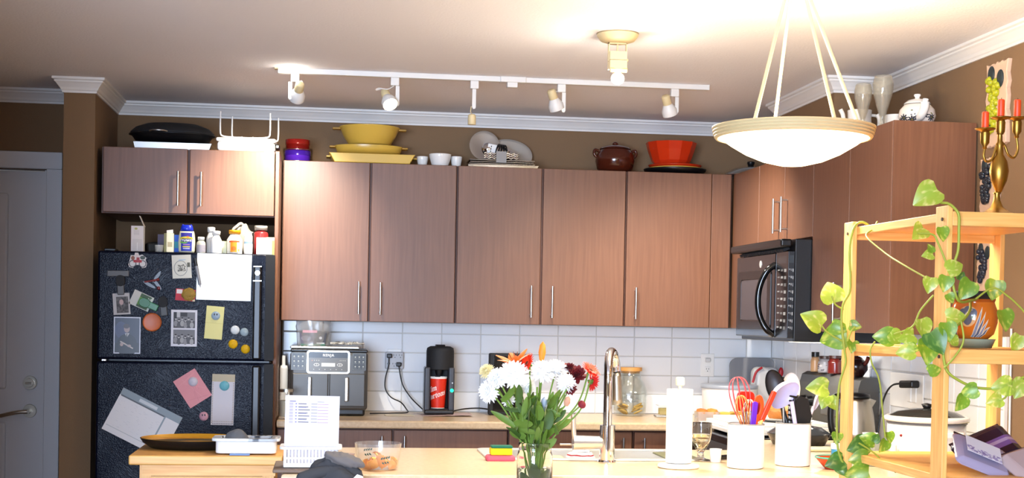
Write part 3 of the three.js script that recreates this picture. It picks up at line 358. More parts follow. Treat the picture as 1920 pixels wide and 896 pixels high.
// ------------------------------------------------------------------ on the fridge
const FT = 1.6665;
const bottle = (name, label, cat, x, z, r, h, body, cap, capH, shoulder = 0.8, sz = 1, lab) => { const t = T(name, label, cat, [x, FT, z]); const b = M(t, 'body', body, lathe([[0, 0], [r * 0.95, 0], [r, 0.004], [r, h * shoulder], [r * 0.85, h * (shoulder + 0.08)], [r * 0.6, h * 0.95], [r * 0.6, h], [0, h]], [0, 0, 0], [0, 0, 0], 32, [1, 1, sz])); M(t, 'cap', cap, lathe([[0, 0], [r * 0.74, 0], [r * 0.76, capH * 0.9], [r * 0.7, capH], [0, capH]], [0, h, 0], [0, 0, 0], 28, [1, 1, sz])); if (lab) M(b, 'label', lab, lathe([[r + 0.0008, h * 0.1], [r + 0.0008, h * 0.66]], [0, 0, 0], [0, -PI / 2, 0], 32, [1, 1, sz])); return t; };
const carton = (name, label, x, z, w, h, d, front, ry = 0, y = FT, side = M_.paper) => { const t = T(name, label, 'box', [x, y, z], ry); M(t, 'carton', side, box(w, h, d, [0, h / 2, 0])); M(t, 'front_print', front, box(w * 0.985, h * 0.985, 0.0008, [0, h / 2, d / 2 + 0.0002])); return t; };
{
  const b = carton('open_box', 'tall white carton with its flap standing open, leftmost on the fridge', -0.628, 0.7, 0.054, 0.118, 0.05, print(108, 236, (x, w, h) => { fill(x, '#e5dad4', 0, 0, w, h); fill(x, '#d9cfc9', 10, 118, 88, 110); disc(x, '#b7b36a', 42, 24, 14, 10); for (let i = 0; i < 5; i++) fill(x, '#b0a49e', 22, 40 + i * 9, 50, 2); fill(x, '#f2ece6', 52, 150, 6, 70); })); M(b, 'flap', M_.paper, box(0.001, 0.052, 0.05, [0.018, 0.14, 0], [0, 0, 0.42])); M(b, 'side_print', mat('#9c2f3a', 0.6), box(0.0008, 0.117, 0.05, [-0.0276, 0.059, 0]));
  one('dark_bundle', 'dark bundle lying between the open carton and the measuring cup', 'bundle', mat('#25211c', 0.6), [rbox(0.06, 0.05, 0.08, 0.012, [-0.575, FT + 0.026, 0.6], [0, 0.3, 0.1])]);
  const mc = T('measuring_cup', 'small clear plastic measuring cup on the fridge', 'cup', [-0.53, FT, 0.735]); M(mc, 'cup', M_.plasticClear, lathe([[0, 0.002], [0.015, 0.002], [0.018, 0.034], [0.0195, 0.034], [0.0165, 0], [0, 0]]));
  carton('purple_box', 'dark purple box behind the cream carton on the fridge', -0.528, 0.66, 0.035, 0.085, 0.04, mat('#2a1a3c', 0.5), 0.1, FT, mat('#2a1a3c', 0.5));
  const cb = carton('cream_carton', 'cream carton with barcode beside the antacid bottle', -0.489, 0.725, 0.034, 0.088, 0.034, print(68, 176, (x, w, h) => { fill(x, '#f3efd4', 0, 0, w, h); for (let i = 0; i < 9; i++) fill(x, '#8f7d50', 10 + i * 5, 80, 3, 44); }), 0.45, FT, mat('#efe6a8', 0.7)); M(cb, 'top_flap', M_.paper, box(0.03, 0.016, 0.001, [0, 0.095, 0.012], [0.3, 0, 0.15]));
  carton('blue_box', 'narrow blue box squeezed beside the antacid bottle', -0.455, 0.70, 0.02, 0.082, 0.05, print(40, 164, (x, w, h) => { fill(x, '#2a62c8', 0, 0, w, h); fill(x, '#2f93a8', 0, 60, w, 60); }), 0, FT, mat('#2a55b8', 0.5));
  { // antacid bottle, oval with a waisted blue cap
    const t = T('antacid_bottle', 'oval white antacid bottle with a wide blue cap', 'bottle', [-0.409, FT, 0.735]);
    const bd = M(t, 'body', mat('#ece6c4', 0.3), lathe([[0, 0], [0.033, 0], [0.036, 0.012], [0.0375, 0.05], [0.035, 0.08], [0.031, 0.099], [0, 0.1]], [0, 0, 0], [0, 0, 0], 36, [1, 1, 0.6]));
    M(t, 'cap', mat('#1d35c4', 0.25), lathe([[0, 0], [0.031, 0], [0.027, 0.014], [0.024, 0.026], [0.02, 0.029], [0, 0.026]], [0, 0.098, 0], [0, 0, 0], 32, [1, 1, 0.62]), sph(0.006, [-0.017, 0.124, 0]), sph(0.006, [0.017, 0.124, 0]));
    const lab = print(160, 240, (x, w, h) => { fill(x, '#2b3aa8', 0, 0, w, h); fill(x, '#ece6c4', 0, 0, 20, h); fill(x, '#ece6c4', 140, 0, 20, h); disc(x, '#3a2f9c', 80, 26, 52, 24); disc(x, '#d9c638', 80, 74, 70, 26); disc(x, '#e07a2c', 94, 52, 14, 10); disc(x, '#6fb04a', 52, 124, 40, 18); fill(x, '#23235c', 32, 76, 100, 46); x.fillStyle = '#fff'; x.font = 'bold 40px sans-serif'; x.fillText('TUMS', 27, 114); fill(x, '#c27ab0', 46, 150, 70, 10); fill(x, '#d8c438', 40, 176, 80, 14); fill(x, '#c9cbe0', 44, 200, 72, 12); });
    const lg = new THREE.CylinderGeometry(0.0378, 0.0362, 0.082, 24, 1, true, -0.95, 1.9); lg.scale(1, 1, 0.61); M(bd, 'label', lab, tr(lg, [0, 0.05, 0.0006]));
  }
  const plain = (c) => print(64, 64, (x, w, h) => { fill(x, c, 0, 0, w, h); for (let i = 0; i < 8; i++) fill(x, '#8f8c86', 6, 8 + i * 7, rnd(14, 44), 2); });
  bottle('pill_bottle', 'small clear pill bottle with white cap right of the antacid bottle', 'bottle', -0.346, 0.735, 0.02, 0.06, mat('#c9c8b4', 0.25), M_.whitePl, 0.015, 0.8, 1, plain('#a8a2ae'));
  bottle('pill_bottle', 'tall white pill bottle with a raised white cap, behind its neighbour', 'bottle', -0.305, 0.69, 0.023, 0.10, mat('#ddd6cb', 0.35), M_.whitePl, 0.022, 0.72);
  bottle('pill_bottle', 'plump plain white pill bottle in front of the tall one', 'bottle', -0.279, 0.745, 0.0255, 0.085, M_.whitePl, M_.whitePl, 0.018, 0.7);
  carton('lime_box', 'small pale box with a lime top behind the white bottle', -0.25, 0.70, 0.03, 0.06, 0.03, mat('#e9eac8', 0.6), 0, FT, mat('#c8d63a', 0.6));
  bottle('vitamin_bottle', 'large white vitamin bottle with an orange cap', 'bottle', -0.197, 0.74, 0.0345, 0.092, mat('#f0e9d8', 0.35), mat('#e79a12', 0.35), 0.017, 0.72, 0.8, print(200, 60, (x, w, h) => { fill(x, '#f3e7c8', 0, 0, w, h); fill(x, '#e88a1a', 30, 0, 34, h); fill(x, '#d04a16', 0, 2, w, 7); fill(x, '#edd24a', 70, 44, 70, 12); disc(x, '#e2641c', 48, 42, 12); }));
  { const t = T('cloth_bag', 'crumpled grey fabric bag behind the vitamin bottle', 'bag', [-0.165, FT, 0.64]); const g = new THREE.SphereGeometry(0.05, 32, 24), p = g.attributes.position; for (let i = 0; i < p.count; i++) { const a = p.getX(i), b = p.getY(i), c = p.getZ(i), k = 1 + 0.22 * nz(a * 30, b * 18, c * 30); p.setXYZ(i, a * k * (b > 0.02 ? 0.75 : 1), (b + 0.05) * 1.45 * k, c * k * 0.8); } g.computeVertexNormals(); M(t, 'bag', mat('#8d877c', 0.9), g); M(t, 'strap', mat('#9a948a', 0.9), tube([[0.01, 0.12, 0], [-0.01, 0.145, 0.01], [-0.03, 0.13, 0.02], [-0.045, 0.115, 0.02], [-0.042, 0.1, 0.02]], 0.007, 20)); }
  bottle('test_strip_tube', 'slim white tube bottle with a flip cap between the orange cap and the red jar', 'bottle', -0.136, 0.745, 0.0185, 0.088, M_.whitePl, M_.whitePl, 0.009, 0.93, 1, print(80, 80, (x, w, h) => { fill(x, '#f2f2f0', 0, 0, w, h); fill(x, '#7f9fb8', 0, 0, w, 16); }));
  { const t = bottle('red_jar', 'tall red plastic jar with a grey lid on the fridge', 'jar', -0.083, 0.68, 0.033, 0.115, mat('#a32a2a', 0.2), mat('#a9a49a', 0.4), 0.02, 0.85); t.children[1].scale.set(1.2, 1, 1.2); }
  carton('white_carton', 'white carton with a gabled top in front of the red jar', -0.076, 0.75, 0.046, 0.078, 0.025, M_.paper);
  carton('green_carton', 'pale green carton at the right end of the fridge top', -0.037, 0.745, 0.036, 0.08, 0.03, print(40, 80, (x, w, h) => { fill(x, '#eceedd', 0, 0, w, h); fill(x, '#a8b05a', 28, 14, 12, 66); }), 0, FT, mat('#cfd39a', 0.6));
}

// ------------------------------------------------------------------ on top of the cabinets
const CTOP = CAB + 0.001;
{
  const y = CAB + 0.003;
  one('roasting_tray', 'shallow silver metal tray under the black roasting pan', 'tray', M_.steel, [ext([[-0.175, 0.04], [-0.165, 0], [0.165, 0], [0.18, 0.04]], 0.26, [-0.504, y, 0.26])]);
  const bp = T('roasting_pan', 'large black speckled oval roaster on the cabinet over the fridge', 'pan', [-0.515, y + 0.04, 0.40]);
  M(bp, 'pan', M_.black, lathe([[0, 0.002], [0.8, 0.002], [0.93, 0.04], [1.0, 0.044], [1.0, 0.05], [0.9, 0.05], [0, 0.05]], [0, 0, 0], [0, 0, 0], 48, [0.2, 1, 0.13])); M(bp, 'lid', M_.blackMatte, lathe([[0.95, 0.05], [0.97, 0.058], [0.85, 0.08], [0.6, 0.098], [0, 0.104]], [0, 0, 0], [0, 0, 0], 48, [0.2, 1, 0.13])); M(bp, 'handle', M_.steel, tube([[-0.09, 0.05, 0.13], [-0.07, 0.052, 0.15], [-0.03, 0.052, 0.15], [-0.01, 0.05, 0.132]], 0.004, 16));
  const wt = T('enamel_pan', 'white enamel roasting pan above the right fridge cabinet door', 'pan', [-0.161, y, 0.5]); M(wt, 'pan', M_.ceramic, rbox(0.262, 0.044, 0.22, 0.014, [0, 0.023, 0], [0, 0, 0], 3)); M(wt, 'lid', M_.ceramic, rbox(0.272, 0.018, 0.228, 0.008, [0, 0.053, 0], [0, 0, 0], 3)); M(wt, 'stamp', mat('#8a8a88', 0.5), ...[0, 1, 2, 3, 4].map((i) => box(0.006, 0.004, 0.001, [-0.07 + i * 0.009, 0.03, 0.1102]))); M(wt, 'handle', M_.black, rbox(0.02, 0.02, 0.08, 0.005, [0.14, 0.035, 0]));
  const wr = T('wire_rack', 'white wire rack upside down on the enamel pan', 'rack', [-0.161, y + 0.0635, 0.5]), u = (x0, x1, z, h) => tube([[x0, h, z], [x0, 0.03, z], [x0 + 0.003, 0.011, z], [x0 + 0.016, 0.005, z], [x1 - 0.016, 0.005, z], [x1 - 0.003, 0.011, z], [x1, 0.03, z], [x1, h, z]], 0.0036, 60);
  M(wr, 'front_loop', M_.whitePl, u(-0.118, 0.108, 0.095, 0.118)); M(wr, 'back_loop', M_.whitePl, u(-0.075, 0.14, -0.06, 0.118)); M(wr, 'cross_wires', M_.whitePl, ...[-0.09, -0.06, -0.02, 0.03, 0.06, 0.085].map((x) => rod([x, 0.004, 0.095], [x + 0.03, 0.004, -0.06], 0.0025)));
}
{
  const tin = (name, label, y, r, h, c, lid) => { const t = T(name, label, 'tin', [0.066, y, 0.22]); M(t, 'can', c, lathe([[0, 0], [r, 0], [r, h], [r * 0.98, h], [0, h]])); M(t, 'lid', lid, lathe([[r + 0.002, h * 0.6], [r + 0.002, h + 0.002], [r * 0.9, h + 0.003], [0, h + 0.004]])); M(t, 'rim', M_.steel, torus(r + 0.001, 0.0016, [0, 0.003, 0], [PI / 2, 0, 0])); };
  tin('round_tin', 'round purple metal tin under the red one', CTOP, 0.062, 0.052, M_.purple, mat('#3c1890', 0.15, { metalness: 0.3 })); tin('round_tin', 'round dark red metal tin on top of the purple one', CTOP + 0.0565, 0.058, 0.05, mat('#7a1712', 0.15, { metalness: 0.3 }), mat('#8a1a14', 0.12, { metalness: 0.3 }));
  const Y = M_.yellowPot;
  const ytray = T('baking_tray', 'wide shallow yellow baking dish, lowest of the yellow stack', 'dish', [0.428, CTOP, 0.18]); M(ytray, 'dish', Y, tr(ext([[-0.18, 0], [0.18, 0], [0.2, 0.036], [0.205, 0.04], [-0.205, 0.04], [-0.2, 0.036]], 0.25, [0, 0, -0.125], [0, 0, 0], 0.004), [0, 0.004, 0])); M(ytray, 'handle', Y, rbox(0.02, 0.008, 0.09, 0.003, [-0.212, 0.036, 0])); M(ytray, 'handle', Y, rbox(0.02, 0.008, 0.09, 0.003, [0.212, 0.036, 0]));
  const yd = T('casserole_dish', 'oval yellow casserole in the middle of the yellow stack', 'dish', [0.413, CTOP + 0.049, 0.18]); M(yd, 'dish', Y, lathe([[0, 0], [0.86, 0], [0.93, 0.03], [0.97, 0.044], [0.94, 0.044], [0.86, 0.006], [0, 0.006]], [0, 0, 0], [0, 0, 0], 48, [0.175, 1, 0.11])); for (const s of [-1, 1]) M(yd, 'handle', mat('#b78a30', 0.35), rbox(0.03, 0.009, 0.06, 0.004, [s * 0.178, 0.037, 0]));
  const yb = T('mixing_bowl', 'large yellow mixing bowl on top of the yellow stack', 'bowl', [0.416, CTOP + 0.094, 0.18]); M(yb, 'bowl', Y, lathe([[0, 0], [0.09, 0], [0.105, 0.01], [0.13, 0.05], [0.145, 0.086], [0.152, 0.09], [0.147, 0.094], [0.138, 0.086], [0.122, 0.05], [0.095, 0.012], [0, 0.008]])); for (const s of [-1, 1]) M(yb, 'handle', mat('#a9802e', 0.4), rbox(0.04, 0.01, 0.05, 0.004, [s * 0.162, 0.083, 0]));
  const wb = (label, x, z, r, h) => { const t = T('ramekin', label, 'bowl', [x, CTOP, z], 0, 'white bowls on the cabinet'); M(t, 'bowl', M_.ceramic, lathe([[0, 0.002], [r * 0.66, 0.002], [r * 0.7, 0], [r * 0.74, 0.004], [r * 0.95, h * 0.7], [r, h], [r * 0.93, h], [r * 0.7, 0.01], [0, 0.008]])); };
  wb('small white bowl left of the middle one', 0.679, 0.2, 0.029, 0.05); wb('larger white bowl in the middle of the three', 0.764, 0.24, 0.055, 0.06); wb('small white bowl right of the middle one', 0.848, 0.2, 0.029, 0.055);
}
{ // chrome serving things
  const base = T('chrome_tray', 'mirror-bright rectangular tray with stacked chrome plates', 'tray', [1.071, CTOP, 0.2]); M(base, 'tray', M_.darkChrome, ext([[-0.172, 0], [0.17, 0], [0.178, 0.012], [-0.174, 0.012]], 0.19, [0, 0, -0.09])); for (const [w, y] of [[0.33, 0.018], [0.32, 0.027], [0.325, 0.036]]) M(base, 'tier', M_.darkChrome, rbox(w, 0.006, 0.17, 0.002, [-0.002, y, 0]));
  const grid = T('waffle_rack', 'chrome rippled rack with a grey centre band', 'rack', [1.065, CTOP + 0.04, 0.22]); M(grid, 'band', mat('#8d8a86', 0.5, { metalness: 0.4 }), box(0.05, 0.056, 0.004, [-0.002, 0.012, 0.066])); for (let k = 0; k < 3; k++) M(grid, 'ripple', M_.chrome, tube(Array.from({ length: 25 }, (_, i) => [-0.085 + i * 0.0071, 0.008 + k * 0.011 + 0.0035 * Math.sin(i * 1.6), 0.055 - k * 0.004]), 0.0042, 90, 6));
  const rp = T('round_platter', 'round silver platter standing against the wall', 'platter', [1.0, CTOP + 0.127, 0.075]); rp.rotation.x = -0.16; M(rp, 'platter', M_.steel, lathe([[0, 0.004], [0.055, 0.004], [0.06, 0.008], [0.076, 0.012], [0.077, 0.015], [0.06, 0.012], [0, 0.008]], [0, 0, 0], [PI / 2, 0, 0], 56));
  const op = T('oval_platter', 'large oval grey platter leaning behind the hand mixer', 'platter', [1.12, CTOP + 0.085, 0.045]); op.rotation.x = -0.14; M(op, 'platter', mat('#a7a29a', 0.35, { metalness: 0.5 }), lathe([[0, 0.003], [0.8, 0.003], [0.87, 0.008], [1, 0.01], [1, 0.013], [0.85, 0.012], [0, 0.007]], [0, 0, 0], [PI / 2, 0, 0], 56, [0.13, 0.09, 1]).scale(1, 1, 1));
  op.children[0].geometry = lathe([[0, 0.003], [0.8, 0.003], [0.87, 0.008], [1, 0.01], [1, 0.013], [0.85, 0.012], [0, 0.007]], [0, 0, 0], [PI / 2, 0, 0], 56).scale(0.13, 0.085, 1);
  const hm = T('hand_mixer', 'chrome hand mixer wrapped in its black cord', 'mixer', [1.052, CTOP + 0.092, 0.2]); hm.rotation.z = -0.16;
  M(hm, 'motor', M_.chrome, sph(0.035, [-0.045, 0, 0], [1, 0.95, 0.8]), rbox(0.11, 0.056, 0.05, 0.018, [0.01, -0.006, 0], [0, 0, 0], 3), sph(0.026, [0.068, -0.012, 0], [1.3, 1, 0.9])); M(hm, 'vents', M_.black, ...[0, 1, 2].map((i) => box(0.004, 0.008, 0.002, [-0.035, -0.012 + i * 0.012, 0.0275])), ...[0, 1, 2, 3].map((i) => box(0.004, 0.007, 0.002, [0.048, -0.022 + i * 0.01, 0.0252])));
  M(hm, 'vent_plate', M_.whitePl, rbox(0.045, 0.05, 0.004, 0.002, [-0.03, 0, 0.0248])); M(hm, 'cord', M_.black, ...[0, 1, 2, 3, 4].map((i) => torus(0.035, 0.0042, [0.0 + i * 0.009, -0.002, 0], [0, PI / 2 + (i - 2) * 0.12, (i - 2) * 0.06], 24)));
  const bp = T('bean_pot', 'squat glossy brown bean pot with lid', 'pot', [1.656, CTOP, 0.18]); M(bp, 'pot', M_.brownGlaze, lathe([[0, 0], [0.07, 0], [0.09, 0.02], [0.1, 0.06], [0.097, 0.09], [0.08, 0.115], [0.076, 0.122], [0.072, 0.12], [0, 0.1]])); const ld = M(bp, 'lid', M_.brownGlaze, lathe([[0.08, 0.122], [0.076, 0.128], [0.05, 0.138], [0, 0.142]])); M(ld, 'knob', M_.brownGlaze, sph(0.015, [0, 0.149, 0], [1, 0.75, 1])); for (const s of [-1, 1]) M(bp, 'handle', M_.brownGlaze, tube([[s * 0.085, 0.112, 0], [s * 0.104, 0.116, 0], [s * 0.107, 0.095, 0], [s * 0.096, 0.082, 0]], 0.008, 18));
  const dl = T('lidded_pan', 'dark pan with a red rim under the red bowl', 'pan', [1.97, CTOP, 0.17]); M(dl, 'pan', M_.black, lathe([[0, 0], [0.13, 0], [0.155, 0.02], [0.16, 0.03], [0.15, 0.03], [0, 0.02]])); M(dl, 'rim_plate', M_.redGlaze, lathe([[0, 0.03], [0.12, 0.03], [0.135, 0.046], [0.138, 0.05], [0.12, 0.05], [0, 0.04]])); M(dl, 'gold_band', M_.yellowPot, torus(0.132, 0.004, [0, 0.034, 0], [PI / 2, 0, 0], 40));
  const rb = T('glass_bowl', 'bright orange-red faceted bowl above the corner door', 'bowl', [1.948, CTOP + 0.052, 0.17]), g = lathe([[0, 0], [0.085, 0], [0.1, 0.02], [0.118, 0.07], [0.13, 0.112], [0.124, 0.112], [0.11, 0.07], [0.09, 0.024], [0, 0.012]], [0, 0, 0], [0, 0.2, 0], 12).toNonIndexed(); g.computeVertexNormals(); M(rb, 'bowl', M_.redGlaze, g);
  const gl = T('dome_cover', 'dull glass dome cover lying on the corner of the cabinets behind the lamp', 'cover', [2.36, CTOP, 0.2]); M(gl, 'dome', mat('#9b958c', 0.15, { transmission: 0.5, thickness: 0 }), lathe([[0.14, 0.008], [0.13, 0.02], [0.09, 0.042], [0.03, 0.054], [0, 0.055]])); M(gl, 'rim', M_.steel, torus(0.141, 0.005, [0, 0.006, 0], [PI / 2, 0, 0], 40)); M(gl, 'knob', M_.black, lathe([[0, 0], [0.012, 0], [0.02, 0.02], [0.018, 0.026], [0, 0.028]], [0, 0.054, 0]));
}
{ // right run top: vases, jugs, teapot
  const hv = (label, x, z, k) => { const t = T('glass_vase', label, 'vase', [x, CTOP, z], 0, 'clear glass vases on the wall cabinet'); M(t, 'vase', mat('#ece9e0', 0.08, { transmission: 0.82, thickness: 0, ior: 1.5 }), lathe([[0, 0.003], [0.026, 0.002], [0.028, 0.006], [0.008, 0.018], [0.009, 0.05], [0.02, 0.085], [0.031, 0.125], [0.034, 0.155], [0.029, 0.178], [0.026, 0.183], [0.0245, 0.181], [0.031, 0.153], [0.028, 0.125], [0.017, 0.086], [0.006, 0.05], [0, 0.046]].map(([a, b]) => [a * k, b * k]))); };
  hv('shorter clear glass vase of the pair by the teapot', 2.258, 2.0, 1.02); hv('taller clear glass vase of the pair by the teapot', 2.325, 2.03, 1.18);
  const jug = (label, x, z, r, h) => { const t = T('white_jug', label, 'jug', [x, CTOP, z], 0, 'white jugs on the wall cabinet'); M(t, 'jug', M_.ceramic, lathe([[0, 0], [r * 0.9, 0], [r, h * 0.2], [r * 0.92, h * 0.7], [r * 0.96, h], [r * 0.9, h], [r * 0.85, h * 0.7], [0, h * 0.5]])); M(t, 'spout', M_.ceramic, tube([[-r * 0.8, h * 0.25, 0], [-r * 1.25, h * 0.55, 0], [-r * 1.4, h * 0.85, 0], [-r * 1.6, h * 1.02, 0]], 0.009, 16)); M(t, 'handle', M_.ceramic, tube([[r * 0.85, h * 0.85, 0], [r * 1.5, h * 0.8, 0], [r * 1.5, h * 0.35, 0], [r * 0.9, h * 0.25, 0]], 0.006, 20)); };
  jug('white jug with slender spout behind the short vase', 2.31, 1.83, 0.05, 0.11); jug('lower white jug beside the teapot', 2.40, 1.97, 0.045, 0.075);
  const tp = T('teapot', 'white teapot with a dark floral pattern and round lid', 'teapot', [2.40, CTOP, 2.18]), pm = print(512, 256, (x, w, h) => { fill(x, '#efe6dc', 0, 0, w, h); for (let k = 0; k < 26; k++) { const a = (k * 83) % w, b = 130 + (k * 47) % 110; for (let i = 0; i < 8; i++) { x.save(); x.translate(a, b); x.rotate(i * PI / 4); disc(x, '#3e4148', 13, 0, 11, 4); x.restore(); } disc(x, '#8a7a2c', a, b, 4); } for (let i = 0; i < 60; i++) disc(x, ['#4b5a3c', '#5d6370', '#86803c'][i % 3], rnd(w), rnd(90, 256), rnd(3, 7), 3); }, 0.15);
  M(tp, 'body', pm, lathe([[0, 0], [0.04, 0], [0.044, 0.006], [0.062, 0.022], [0.069, 0.042], [0.064, 0.066], [0.048, 0.084], [0.043, 0.087], [0, 0.085]])); const ld = M(tp, 'lid', M_.ceramic, lathe([[0.049, 0.087], [0.048, 0.091], [0.034, 0.102], [0.012, 0.108], [0, 0.109]])); M(ld, 'knob', M_.ceramic, lathe([[0, 0], [0.01, 0], [0.008, 0.006], [0.013, 0.012], [0.012, 0.018], [0, 0.02]], [0, 0.107, 0])); M(tp, 'spout', M_.ceramic, tube([[-0.012, 0.03, 0.052], [-0.014, 0.04, 0.078], [-0.012, 0.06, 0.094], [-0.012, 0.083, 0.1]], 0.016, 20, 14), tube([[-0.012, 0.07, 0.096], [-0.012, 0.083, 0.1], [-0.012, 0.092, 0.104]], 0.011, 12, 12)); M(tp, 'handle', M_.ceramic, tube([[0.01, 0.075, -0.05], [0.012, 0.08, -0.09], [0.012, 0.05, -0.1], [0.012, 0.025, -0.062]], 0.007, 22));
}

// ------------------------------------------------------------------ outlets and cords on the tiles
const outletFace = (t, x, y, z, m) => M(t, 'receptacle', m, rbox(0.032, 0.03, 0.004, 0.008, [x, y, z]));
const slots = (x, y, z) => [box(0.0022, 0.008, 0.001, [x - 0.006, y + 0.004, z]), box(0.0022, 0.008, 0.001, [x + 0.006, y + 0.004, z]), cyl(0.0024, 0.0024, 0.001, [x, y - 0.008, z], [PI / 2, 0, 0], 10)];
{
  const o = T('outlet_adapter', 'grey six-way plug adapter on the backsplash with two black cords', 'outlet', [0.566, 1.175, 0.006]);
  M(o, 'wall_plate', M_.whitePl, rbox(0.07, 0.115, 0.006, 0.003, [0, 0.0, 0.002])); M(o, 'adapter_body', mat('#b7b8bb', 0.4), rbox(0.094, 0.088, 0.026, 0.007, [0, 0, 0.018]));
  M(o, 'slots', M_.blackMatte, ...[[0.002, 0.024], [0.03, 0.024], [-0.03, -0.02], [0.03, -0.02], [-0.002, -0.02]].flatMap(([x, y]) => slots(x, y, 0.0312)));
  const cord = (label, pts, plug) => { const c = T('power_cord', label, 'cord'); M(c, 'cable', M_.black, tube(pts, 0.0032, 80)); M(c, 'plug', M_.black, rbox(0.026, 0.022, 0.03, 0.005, plug)); };
  cord('black cord hanging from the left socket of the grey adapter', [[0.537, 1.19, 0.052], [0.535, 1.15, 0.055], [0.52, 1.08, 0.05], [0.522, 1.03, 0.05], [0.55, 0.99, 0.06], [0.6, 0.965, 0.08], [0.625, 0.935, 0.12], [0.63, 0.921, 0.16], [0.55, 0.919, 0.2], [0.44, 0.919, 0.24]], [0.539, 1.199, 0.05]);
  cord('black cord curving from the adapter to the coffee maker', [[0.588, 1.15, 0.052], [0.592, 1.12, 0.056], [0.61, 1.05, 0.055], [0.65, 0.99, 0.06], [0.69, 0.95, 0.09], [0.712, 0.93, 0.12]], [0.587, 1.156, 0.05]);
  const c3 = T('speaker_cord', 'black cord running right from the coffee maker along the counter', 'cord'); M(c3, 'cable', M_.black, tube([[0.86, 0.925, 0.1], [0.93, 0.935, 0.06], [1.0, 0.938, 0.05], [1.05, 0.935, 0.09]], 0.0035, 30));
  const r = T('wall_outlet', 'white duplex outlet on the back wall tiles right of the glass jar', 'outlet', [2.206, 1.175, 0.006]); M(r, 'wall_plate', M_.whitePl, rbox(0.072, 0.12, 0.006, 0.003, [0, 0, 0.002])); outletFace(r, 0, 0.024, 0.006, M_.whitePl); outletFace(r, 0, -0.024, 0.006, M_.whitePl); M(r, 'slots', M_.blackMatte, ...slots(0, 0.024, 0.0085), ...slots(0, -0.024, 0.0085)); M(r, 'night_light', mat('#cfcfce', 0.4), rbox(0.03, 0.024, 0.02, 0.008, [0, 0.026, 0.014]));
  const s = T('switch_plate', 'white double plate with switches and a black plug above the slow cooker', 'outlet', [RX - 0.008, 1.14, 1.79], -PI / 2); M(s, 'wall_plate', M_.whitePl, rbox(0.33, 0.14, 0.006, 0.003, [0, 0, 0.001])); M(s, 'rocker', M_.whitePl, rbox(0.032, 0.066, 0.008, 0.003, [0.04, -0.01, 0.005])); M(s, 'rocker', M_.whitePl, rbox(0.032, 0.066, 0.008, 0.003, [0.09, -0.01, 0.005]));
  const k = T('appliance_plug', 'black angled plug and thin cord arching above the slow cooker', 'plug', [RX - 0.012, 1.16, 1.92], -PI / 2); M(k, 'plug', M_.black, rbox(0.09, 0.03, 0.04, 0.008, [-0.03, 0.01, 0.03], [0, 0.2, 0.05])); M(k, 'cable', M_.black, tube([[-0.07, 0.012, 0.04], [-0.13, 0.0, 0.06], [-0.18, -0.05, 0.07], [-0.19, -0.12, 0.08], [-0.19, -0.2, 0.09]], 0.004, 30));
  const ad = T('charger_block', 'small black charger block standing behind the slow cooker', 'charger', [2.47, CT + 0.001, 2.0]); M(ad, 'block', M_.black, rbox(0.05, 0.16, 0.04, 0.006, [0, 0.08, 0])); 
}
